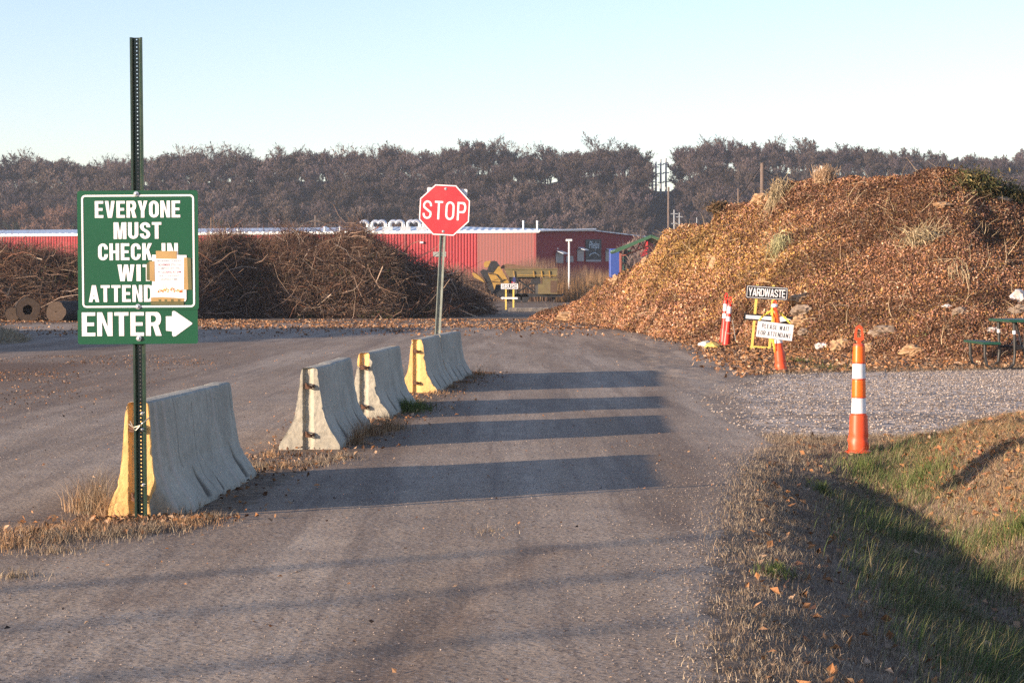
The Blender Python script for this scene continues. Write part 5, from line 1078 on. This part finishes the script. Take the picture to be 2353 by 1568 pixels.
def block(x0, x1, y0, y1, Y, label, seed):
    a = at(x0, y1, Y); c_ = at(x1, y0, Y); m = MB(); m.box(((a.x + c_.x) / 2, Y + .4, (c_.z - .3) / 2 + .0), (c_.x - a.x, .8, c_.z + .3), Matrix.Rotation(random.Random(seed).uniform(-.05, .05), 3, 'Z'), .05); tag(m.build('concrete_block', simple('block_concrete%d' % seed, (.33, .27, .21), .9, .2, 2)), label, 'concrete block', 'concrete blocks by the brush sign')
block(1094, 1140, 701.5, 714, 143, 'low concrete block left of the brush sign posts', 1); block(1168, 1262, 706.5, 716, 139, 'long low concrete block right of the brush sign posts', 2)
pl = [(-260, 800, 3, 700), (-120, 795, 3, 720), (-30, 790, 3, 742), (0, 789, 2.6, 752), (30, 788, 2, 765), (52, 786, 1.5, 778), (62, 785, 1, 784)]
us_ = [q[0] for q in pl]; yb_ = [(1.56 * F) / (q[1] - 662) for q in pl]; yr_ = [q[2] + y for q, y in zip(pl, yb_)]; V, Q = mound(us_, yb_, yr_, [max(.02, zof(q[3], y)) for q, y in zip(pl, yr_)], 60, 30, .06, 1, 8, 1.6)
o = tag(obj('straw_heap', new_mesh('straw_heap', V, Q, 4, [simple('old_straw', (.26, .20, .13), .95, .3, 6)], smooth=True)), 'low grey straw heap cut off by the edge near the log ends', 'straw heap')
P_, N_ = sample(V, Q, 5000); D_ = rng.normal(0, 1, (5000, 3)) + N_; V1, Q1, k = strands(P_, D_, rng.uniform(.08, .3, 5000), np.full(5000, .006), 3, .2); obj('straw', new_mesh('straw', V1, Q1, 4, [M_GRASS], col=np.repeat(palette(5000, [(.34, .27, .17), (.24, .18, .11), (.42, .36, .24)]), k, 0)), o)['kind'] = 'stuff'

# ------------------------------------------------------------------ screening machine
YM = 228.0
z1 = lambda X, Y: ((1140 + X / 6.92) / 1.10544, (620 + Y / 6.92) / 1.10544)
pm_ = at(1215, 690, YM); root = thing('screening_machine', 'yellow and black screening machine with tilted conveyor behind the brush sign', 'machine', (pm_.x, pm_.y, 0)); O_ = Vector(root.location)
def slab(m, pts, y0, y1, zoom=True): m.prism([at(*(z1(*p) if zoom else p), YM) - O_ + Vector((0, y0, 0)) for p in pts], (0, 0, 0), (0, y1 - y0, 0))
def mpart(name, mat, shapes):
    m = MB()
    for pts, y0, y1 in shapes: slab(m, pts, y0, y1)
    return m.build(name, mat, root)
hp_ = mpart('hopper', M_CAT_SHADED, [([(985, 440), (1900, 440), (1895, 575), (1060, 580), (1000, 500)], -1.4, 1.6), ([(975, 428), (1910, 432), (1910, 448), (975, 446)], -1.5, 1.7)])
m = MB()
for X in (1135, 1482, 1620, 1758): slab(m, [(X - 9, 470), (X + 9, 470), (X + 22, 578), (X + 4, 578)], -1.55, -1.4)
slab(m, [(1200, 540), (1880, 545), (1880, 556), (1200, 551)], -1.5, -1.4); m.build('stiffener', M_CAT, hp_)
mpart('soil_load', M_SOIL, [([(900, 430), (930, 375), (1010, 345), (1120, 352), (1230, 372), (1400, 395), (1560, 405), (1700, 428)], -1.0, 1.2), ([(1780, 425), (1900, 408), (1905, 428)], -1, 1.2)])
cb = mpart('control_box', M_CAT_SHADED, [([(1562, 700), (1640, 700), (1640, 600), (1898, 600), (1898, 872), (1562, 872)], -1.7, 1.0), ([(1630, 590), (1915, 598), (1915, 612), (1630, 606)], -1.8, 1.1)])
m = MB(); slab(m, [(1778, 640), (1888, 640), (1888, 852), (1778, 852)], -1.72, -1.69); m.build('door', simple('brown_door', (.10, .055, .03), .7), cb)
mpart('chassis', M_DARK, [([(830, 850), (1985, 880), (2010, 860), (2015, 895), (1960, 925), (840, 925)], -1.1, 1.1), ([(1800, 920), (1870, 920), (1855, 1000), (1825, 1000)], -.3, .3), ([(1060, 920), (1110, 920), (1100, 1000), (1070, 1000)], -.3, .3)])
m = MB()
def strut(a, c_, r, y=-.9): m.tube([at(*z1(*a), YM) - O_ + Vector((0, y, 0)), at(*z1(*c_), YM) - O_ + Vector((0, y, 0))], r, 6)
strut((1190, 600), (1510, 850), .11); strut((1450, 680), (1190, 850), .09); strut((1185, 590), (1190, 870), .16); strut((1550, 585), (1550, 880), .28, -.8); strut((1180, 585), (1600, 590), .14); strut((1470, 740), (1510, 810), .06); strut((1090, 560), (1090, 870), .2, -.3)
m.build('cross_brace', M_DARK, root)
mpart('engine_unit', M_DARK, [([(1440, 620), (1545, 600), (1600, 600), (1610, 700), (1440, 705)], -1.2, .8), ([(1130, 580), (1215, 575), (1230, 640), (1100, 650), (1075, 610)], -1.2, .6)])
mpart('drive_housing', M_CAT, [([(688, 515), (770, 505), (850, 390), (890, 385), (1055, 670), (1030, 690), (830, 705), (800, 800), (762, 680)], -1.3, .9)])
mpart('belt_hood', M_DARK, [([(745, 300), (800, 292), (840, 305), (895, 378), (850, 392), (765, 512), (690, 492), (668, 460)], -1.36, 1.0)])
mpart('end_cap', M_CAT, [([(612, 335), (650, 300), (738, 292), (690, 400), (655, 417), (622, 402)], -1.3, .9)])
mpart('chute', M_DARK, [([(545, 480), (600, 440), (665, 455), (700, 520), (775, 700), (800, 800), (760, 870), (690, 760), (640, 640)], -1.2, .8), ([(700, 800), (830, 710), (1000, 730), (1010, 880), (830, 900)], -.9, .9)])
mpart('side_arm', M_CAT, [([(408, 515), (425, 500), (500, 525), (600, 605), (645, 682), (560, 640), (440, 580)], -1.4, -.6)])
mpart('conveyor', simple('conveyor_brown', (.09, .06, .045), .8, .3, 2), [([(225, 648), (300, 680), (620, 810), (960, 1000), (870, 1000), (600, 865), (280, 705)], -1.2, -.2)])
m = MB()
for a in ((300, 676), (960, 992)): pass
strut((240, 655), (960, 990), .07, -1.25); m.build('conveyor_rail', M_SOIL, root)
m = MB()
strut((700, 520), (830, 530), .05, -1.4); strut((830, 530), (890, 600), .05, -1.4); strut((760, 660), (900, 670), .04, -1.4); strut((890, 600), (930, 680), .04, -1.4); strut((900, 660), (980, 620), .05, -1.4); m.build('hydraulic_hose', M_DARK, root)
for X in (1210, 1330): 
    m = MB(); c_ = at(*z1(X, 945), YM) - O_; m.lathe([(.1, -.2), (.48, -.2), (.5, -.1), (.5, .1), (.48, .2), (.1, .2)], 18, Matrix.Translation((c_.x, -.9, .5)) @ Matrix.Rotation(PI / 2, 4, 'X')); m.build('wheel', M_DARK, root)

# ------------------------------------------------------------------ red building
b = NB('red_corrugated_wall'); sepx = b.n('ShaderNodeSeparateXYZ'); b.link(b.coord(), sepx.inputs[0])
wv = b.math('SINE', b.math('MULTIPLY', sepx.outputs[0], 14.0)); c = b.mix(b.ramp(wv, [(.3, 0.), (.9, 1.)]), (.31, .016, .024), (.22, .011, .016))
c = b.mix(b.ramp(b.noise(.12, 4, .6), [(.4, 0.), (.7, .35)]), c, (.36, .04, .045)); b.color(c); b.rough(.5, 0, .3); b.bump(wv, .1, .6); M_REDW = b.m
b = NB('faded_red_panel'); sepx = b.n('ShaderNodeSeparateXYZ'); b.link(b.coord(), sepx.inputs[0]); wv = b.math('SINE', b.math('MULTIPLY', sepx.outputs[0], 14.0)); b.color(b.mix(b.ramp(wv, [(.3, 0.), (.9, 1.)]), (.24, .06, .05), (.14, .04, .035))); b.rough(.6); M_REDD = b.m
M_REDG = simple('red_gable', (.22, .014, .022), .6, .1, .4)
b = NB('ribbed_metal_roof'); sepx = b.n('ShaderNodeSeparateXYZ'); b.link(b.coord(), sepx.inputs[0]); wv = b.math('SINE', b.math('MULTIPLY', sepx.outputs[0], 6.0)); b.color(b.ramp(wv, [(.3, (.62, .66, .72)), (.8, (.40, .44, .52))])); b.rough(.35, .3, .5); b.bump(wv, .08, .6); M_ROOF = b.m
M_TRIM = simple('white_trim', (.78, .78, .76), .4, .04, 2); M_DUCT = simple('galvanised_duct', (.78, .79, .80), .28, .08, 2, metal=.7)
A0 = Vector((3.6, 300, 0)); Ld = Vector((-.9640, .2660, 0)); Gd = Vector((.8, .6, 0)).normalized(); Nb = Vector((-.35, .937, 0)).normalized(); EH = zof(534.5, 300)
root = thing('red_building', 'long red corrugated building with white roof edge and curved roof pipes', 'building', A0)
def wallq(m, a, c_, z0, z1_): m.prism([a + Vector((0, 0, z0)), c_ + Vector((0, 0, z0)), c_ + Vector((0, 0, z1_)), a + Vector((0, 0, z1_))], (0, 0, 0), tuple(Nb * .3))
L_ = lambda d: Ld * d
m = MB(); wallq(m, L_(9), L_(112), 0, EH); m.build('wall', M_REDW, root)
m = MB(); wallq(m, L_(0), L_(9), 0, EH); m.build('wall', M_REDD, root)
M_STRIP = simple('dark_red_strip', (.20, .012, .015), .5)
for d in (0.15, 20, 42, 64, 86): m = MB(); wallq(m, L_(d) - Nb * .12, L_(d + .25) - Nb * .12, 0, EH); m.build('corner_strip', M_STRIP, root)
m = MB(); wallq(m, L_(-.2) - Nb * .35, L_(112) - Nb * .35, EH, EH + .24); m.build('eave_trim', M_TRIM, root)
m = MB(); bk = Nb * 34 + Vector((0, 0, 1.45)); m.prism([L_(0) + Vector((0, 0, EH + .41)), L_(112) + Vector((0, 0, EH + .41)), L_(112) + bk + Vector((0, 0, EH + .41)), L_(0) + bk + Vector((0, 0, EH + .41))], (0, 0, 0), (0, 0, -.2)); m.build('roof', M_ROOF, root)
# gable wing
def gpt(px, dz=0):  # distance along Gd seen at px
    u = (px - CX) / F; return (u * A0.y - A0.x) / (Gd.x - u * Gd.y)
dP, dB = gpt(1362), gpt(1500); Pk = Gd * dP; Bk = Gd * dB; zP = zof(530.5, (A0 + Pk).y); zB = zof(547, (A0 + Bk).y)
m = MB(); m.prism([Vector((0, 0, 0)), Bk, Bk + Vector((0, 0, zB)), Pk + Vector((0, 0, zP)), Vector((0, 0, EH + .1))], (0, 0, 0), tuple(Vector((-.6, .8, 0)) * .3)); m.build('gable_wall', M_REDG, root)
Bd = Vector((-.6, .8, 0)) * 45
m = MB(); up = Vector((0, 0, .12)); zr2 = Vector((0, 0, zof(527.5, (A0 + Pk + Bd).y)))
RB = Gd * (dB * 1.02); m.prism([Pk + Vector((0, 0, zP)) + up - Bd * .01, Bk + Vector((0, 0, zB)) + up - Bd * .01, Bk + Gd * 14 + Bd + Vector((0, 0, zof(529, (A0 + Bk + Bd).y))), Pk + Bd + zr2], (0, 0, 0), (0, 0, -.15)); m.build('roof', M_ROOF, root)
m = MB(); m.prism([Vector((0, 0, EH + .3)) - Bd * .012, Pk + Vector((0, 0, zP)) + up - Bd * .012, Pk + Bd + zr2, Nb * 34 + Vector((0, 0, EH + 1.8))], (0, 0, 0), (0, 0, -.15)); m.build('roof', M_ROOF, root)
m = MB(); m.tube([Vector((0, 0, EH + .25)) - Bd * .014, Pk + Vector((0, 0, zP + .22)) - Bd * .014], .14, 6); m.build('gable_trim', M_TRIM, root)
def onG(px, py, out=.2):
    d = gpt(px); q = Gd * d; y = (A0 + q).y; return q + Vector((0, 0, zof(py, y))) - Vector((-.6, .8, 0)) * out
def gpanel(name, pts, mat, parent=root, out=.06, th=.05):
    m = MB(); m.prism([onG(a, c_, out) for a, c_ in pts], (0, 0, 0), tuple(Vector((-.6, .8, 0)) * (th))); return m.build(name, mat, parent)
M_SLATE = simple('slate_board', (.045, .05, .055), .5, .2, .5); M_CHALK = simple('pale_lettering', (.50, .60, .66), .5, .05)
board = gpanel('sign_board', [(1344, 600), (1380, 600), (1380, 550), (1344, 550)], M_SLATE, out=.12)
gpanel('caption_strip', [(1344.5, 601), (1379, 601), (1379, 597), (1344.5, 597)], simple('caption_grey', (.35, .36, .38), .6), board, .16)
V, Fq = font_text('Phelps', 1, 1, .35); m = MB(); m.add([tuple(onG(1351 + a[0] * 24, 576 - a[2] * 22, .16)) for a in V], Fq); m.build('lettering', M_CHALK, board)
m = MB(); m.tube([onG(1351, 588, .17), onG(1356, 583, .17), onG(1363, 581, .17), onG(1369, 583, .17), onG(1374, 587, .17)], .07, 5); m.tube([onG(1360, 583, .17), onG(1365, 580, .17), onG(1371, 585, .17)], .05, 5); m.build('emblem', M_CHALK, board)
M_GLASS = simple('dull_window', (.24, .25, .28), .2, .15, .5, spec=.6); M_AWN = simple('pale_awning', (.5, .56, .62), .4, .1, 1)
for a0, a1, y0, y1 in ((1276, 1293, 580, 604), (1300, 1316, 588, 602), (1325, 1340, 572, 600), (1390, 1404, 575, 600)):
    f = gpanel('window', [(a0, y1), (a1, y1), (a1, y0), (a0, y0)], M_GLASS, out=.1)
    if a0 != 1300: m = MB(); P_ = [onG(a0 + 1, y0 - 3, .1), onG(a1 - 3, y0 - 3, .1), onG(a1 - 1, y0 + 3.5, 1.4), onG(a0 + 4, y0 + 3.5, 1.4)]; m.prism(P_, (0, 0, 0), (0, 0, .08)); m.build('awning', M_AWN, f)
m = MB(); c_ = onG(1279, 571.5, .2); m.lathe([(.05, -.1), (.14, 0), (.05, .12)], 8, Matrix.Translation(c_)); m.build('wall_lamp', M_TRIM, root)
def onL(px): u = (px - CX) / F; d = (A0.x - u * A0.y) / (u * Ld.y - Ld.x); return Ld * d, (A0 + Ld * d).y
for px_ in (859, 900, 941, 979):
    q, y = onL(px_); s = y / F; z0 = EH + .42; c_ = q + Nb * 2.0; r_ = 4.0 * s; m = MB(); m.box(c_ + Vector((0, 0, z0 + .3)), (24 * s, 1.0, .7)); bs = m.build('roof_duct', M_DUCT, root)
    for sg in (-1, 1):
        R2 = 8.5 * s; m = MB(); zt = z0 + (536 - 521) * s; pts = [c_ + Vector((sg * 5 * s, 0, z0 + .3)), c_ + Vector((sg * 5 * s, 0, zt))] + [c_ + Vector((sg * (5 * s + R2 - R2 * math.cos(a_)), 0, zt + R2 * math.sin(a_))) for a_ in np.linspace(.3, PI * .86, 9)]
        m.tube(pts, r_, 10); o = m.build('gooseneck_pipe', M_DUCT, bs); smooth_by_angle(o, 50)
for px_, hh, w_ in ((755, 14, 4.5), (790, 14, 4.0), (530, 6, 4), (555, 12, 7)):
    q, y = onL(px_); s = y / F; c_ = q + Nb * 2; m = MB(); z0 = EH + .3; m.lathe([(w_ * s * 1.2, z0), (w_ * s, z0 + 4 * s), (w_ * s * .62, z0 + 5 * s), (w_ * s * .62, z0 + hh * .75 * s), (w_ * s * .9, z0 + hh * .8 * s), (w_ * s * .7, z0 + hh * s)], 14, Matrix.Translation(c_)); o = m.build('roof_vent', M_DUCT, root); smooth_by_angle(o, 40)
for px_, k in ((1219, 0), (1251, 1)):
    q = Gd * gpt(px_) if px_ > 1233 else onL(px_)[0]; q = q + Nb * 3; s = (A0 + q).y / F; m = MB(); m.lathe([(2.1 * s, EH), (2.1 * s, EH + 1.6), (2.4 * s, EH + 1.62), (2.4 * s, EH + 1.85)], 12, Matrix.Translation(q)); o = m.build('stack_pipe', M_TRIM, root); smooth_by_angle(o, 40)
m = MB(); q, y = onL(1010); wq = q - Nb * .2 + Vector((0, 0, zof(584, y))); m.box(wq, (2.1, .15, .7)); m.build('window', simple('pale_panel', (.32, .33, .30), .6), root)
m = MB(); q, y = onL(967); wq = q - Nb * .3 + Vector((0, 0, zof(557, y))); m.box(wq, (.5, .4, .28)); m.build('wall_lamp', M_TRIM, root)

# pavilion with green roof
YP = 178.0; pp = at(1455, 700, YP); root = thing('green_roof_shelter', 'open shelter with green metal roof and red truss behind the leaf heap', 'shelter', (pp.x, pp.y, 0)); O_ = Vector(root.location)
def sl(m, pts, y0, y1): m.prism([at(a, c_, YP) - O_ + Vector((0, y0, 0)) for a, c_ in pts], (0, 0, 0), (0, y1 - y0, 0))
M_GR = simple('green_roofing', (.045, .115, .06), .5, .12, 1); M_TR = simple('red_oxide_steel', (.30, .10, .075), .6, .15, 1)
m = MB(); sl(m, [(1411, 577), (1412, 572.5), (1493, 540), (1496, 540), (1496, 546), (1416, 580)], -1, 8); sl(m, [(1495, 540), (1575, 573), (1573, 580), (1495, 547)], -1, 8); m.build('roof', M_GR, root)
for a in (1425, 1565): m = MB(); sl(m, [(a - 2.3, 703), (a + 2.3, 703), (a + 2.3, 577), (a - 2.3, 577)], 0, .25); m.build('post', M_TR, root)
m = MB()
def tb2(a, c_, r=.05): m.tube([at(a[0], a[1], YP) - O_ + Vector((0, .1, 0)), at(c_[0], c_[1], YP) - O_ + Vector((0, .1, 0))], r, 5)
tb2((1430, 588), (1490, 565), .06); tb2((1490, 565), (1490, 546), .06); tb2((1490, 565), (1560, 590), .06)
zz = [(1430, 588), (1437, 572), (1446, 582), (1453, 565), (1462, 577), (1470, 557), (1478, 569), (1486, 551)]
for a, c_ in zip(zz[:-1], zz[1:]): tb2(a, c_, .04)
m.build('truss', M_TR, root)
M_BLUE = simple('blue_plastic_wall', (.035, .075, .30), .5, .15, 1); M_GRN2 = simple('green_plastic_wall', (.02, .15, .085), .5, .15, 1)
for a0, a1, y0, mt, lab, nm, YC in ((1401, 1427, 571, M_BLUE, 'blue container beside the shelter post, end showing', 'storage_container', 215), (1433, 1453, 574, M_GRN2, 'green container under the shelter roof', 'storage_container', 217)):
    A_ = at(a0, 700, YC); B_ = at(a1, y0, YC); root = thing(nm, lab, 'container', ((A_.x + B_.x) / 2, YC, 0), 0, 'containers by the shelter'); w_ = B_.x - A_.x; m = MB(); m.box((0, 1.2, B_.z / 2), (w_, 2.4, B_.z), None, .08); m.build('body', mt, root); m = MB(); m.box((0, -.01, B_.z * .42), (w_ * .6, .04, .35)); m.build('label_plate', M_CHALK, root)
m = MB(); m.box(at(1477, 562, 232) , (1.1, .5, .9)); m.v = [(x, y, z) for x, y, z in m.v]; A_ = at(1477, 562, 232); m.box((A_.x, A_.y, A_.z / 2 - .3), (.9, .4, A_.z - .5)); tag(m.build('red_bin', simple('red_plastic', (.55, .03, .03), .5)), 'bright red box seen through the shelter truss', 'box')

# lamp post, poles, wires
YL = 245; p = at(1307, 700, YL); root = thing('lamp_post', 'white lamp post with square head before the dark gable wall', 'lamp post', (p.x, YL, 0)); zt = zof(552, YL)
m = MB(); m.tube([(0, 0, 0), (0, 0, zt)], .11, 8); m.build('pole', M_TRIM, root); m = MB(); m.box((0, 0, zt), (.75, .6, .26), None, .04); m.build('lamp_head', M_TRIM, root)
M_WPOLE = simple('weathered_pole', (.16, .12, .10), .9, .2, 3); M_GPOLE = simple('grey_steel_pole', (.30, .32, .34), .5, .1, 2)
def pole(px, ytop, Y, r, label, mat, arms=(), gz=None, lean=0, group='utility poles'):
    x = (px - CX) / F * Y; g_ = PH(x, Y) if gz is None else gz; zt = zof(ytop, Y); root = thing('utility_pole', label, 'utility pole', (x, Y, g_), 0, group); root.rotation_euler = (0, lean, 0); m = MB(); m.tube([(0, 0, -1), (0, 0, zt - g_)], [r * 1.2, r * .8], 8); m.build('pole', mat, root)
    for dz, wd in arms: m = MB(); m.box((0, -r, zt - g_ - dz), (wd, r, r)); m.build('crossarm', mat, root)
    return Vector((x, Y, zt))
ta = pole(1750, 375, 110, .13, 'brown utility pole rising behind the upper left crest of the leaf heap', M_WPOLE, gz=0)
tb_ = pole(1886, 382, 120, .16, 'pale pole top with bracket above the leaf heap crest', simple('pale_pole', (.55, .52, .48), .6), [(.3, .9)], gz=0)
pole(1695, 434, 130, .07, 'short thin pale pole just above the leaf heap', M_WPOLE, gz=0)
pole(725, 495, 420, .22, 'utility pole with crossarm before the hill, left of the curved roof pipes', M_WPOLE, [(1.2, 2.2)], gz=0)
pole(1535, 430, 330, .19, 'tall bare pole below the notch in the wooded ridge', M_WPOLE, gz=0)
pole(1548, 482, 300, .12, 'short pole with two crossarms beside the leaf heap top', M_GPOLE, [(.6, 1.0), (2.0, .9)], gz=0); pole(1560, 489, 300, .12, 'second short pole with crossarms, closer to the leaf heap', M_GPOLE, [(.6, 1.0)], gz=0); pole(1600, 500, 300, .09, 'pole tip barely clearing the leaf heap', M_GPOLE, gz=0)
for px_, yt in ((1506, 372), (1517, 366), (1529, 364), (1498, 385)): pole(px_, yt, 742, .35, 'slim steel transmission pole standing in the ridge notch', M_GPOLE, [(2 + 3.2 * k, 2.2) for k in range(3)], group='transmission poles in the ridge notch')
def wire(a, c_, sag, label, r=.03):
    m = MB(); m.tube([a.lerp(c_, t_) - Vector((0, 0, sag * 4 * t_ * (1 - t_))) for t_ in np.linspace(0, 1, 14)], r, 4); tag(m.build('power_line', M_DARK), label, 'power line', 'overhead power lines')
wire(ta, at(1550, 500, 290), 3, 'thin wire running down from the brown utility pole to the notch'); wire(ta + Vector((0, 0, -.3)), tb_ + Vector((0, 0, -.5)), .5, 'thin wire between the brown pole and the pale pole'); wire(tb_, at(2420, 385, 100), .8, 'thin wire from the pale pole to the right over the summit'); wire(at(725, 503, 420), at(470, 520, 430), 2, 'thin wire left of the pole before the hill', .06); wire(at(725, 503, 420), at(985, 525, 410), 2.5, 'thin wire right of the pole before the hill', .06)
wire(at(2150, 425, 90), at(2400, 398, 95), .4, 'thin wire low over the right shoulder of the heap', .02)

# ------------------------------------------------------------------ air
m = MB(); m.box((0, 560, 38), (1500, 1300, 84)); hz = m.build('haze', []); tag(hz, kind='stuff')
hm = bpy.data.materials.new('haze_air'); hm.use_nodes = True; t_ = hm.node_tree
for n_ in list(t_.nodes):
    if n_.type != 'OUTPUT_MATERIAL': t_.nodes.remove(n_)
pv = t_.nodes.new('ShaderNodeVolumePrincipled'); pv.inputs['Color'].default_value = (.86, .92, 1, 1); pv.inputs['Density'].default_value = .00017; pv.inputs['Anisotropy'].default_value = .2
t_.links.new(pv.outputs[0], [n_ for n_ in t_.nodes if n_.type == 'OUTPUT_MATERIAL'][0].inputs['Volume']); hz.data.materials.append(hm)

for k_, (yo, t_, h_, r_) in enumerate([(12.35, 30, 6.2, .075), (10.9, 33, 6.6, .07), (9.3, 31, 6.4, .075)]):  # unseen posts added so that their shadow bands cross the near road
    root = thing('shadow_post', ['slim unseen post added to cast a shadow band, first of three', 'slim unseen post added to cast a shadow band, second of three', 'slim unseen post added to cast a shadow band, third of three'][k_], 'post', (-.854 * t_, yo - .521 * t_, 0), 0, 'unseen posts added to shade the near road')
    m = MB(); m.tube([(0, 0, -.3), (0, 0, h_)], [r_ * 1.1, r_ * .8], 8); m.build('pole', M_WPOLE, root); m = MB(); m.box((0, 0, h_ - .4), (r_ * 6, r_, r_)); m.build('crossarm', M_WPOLE, root)
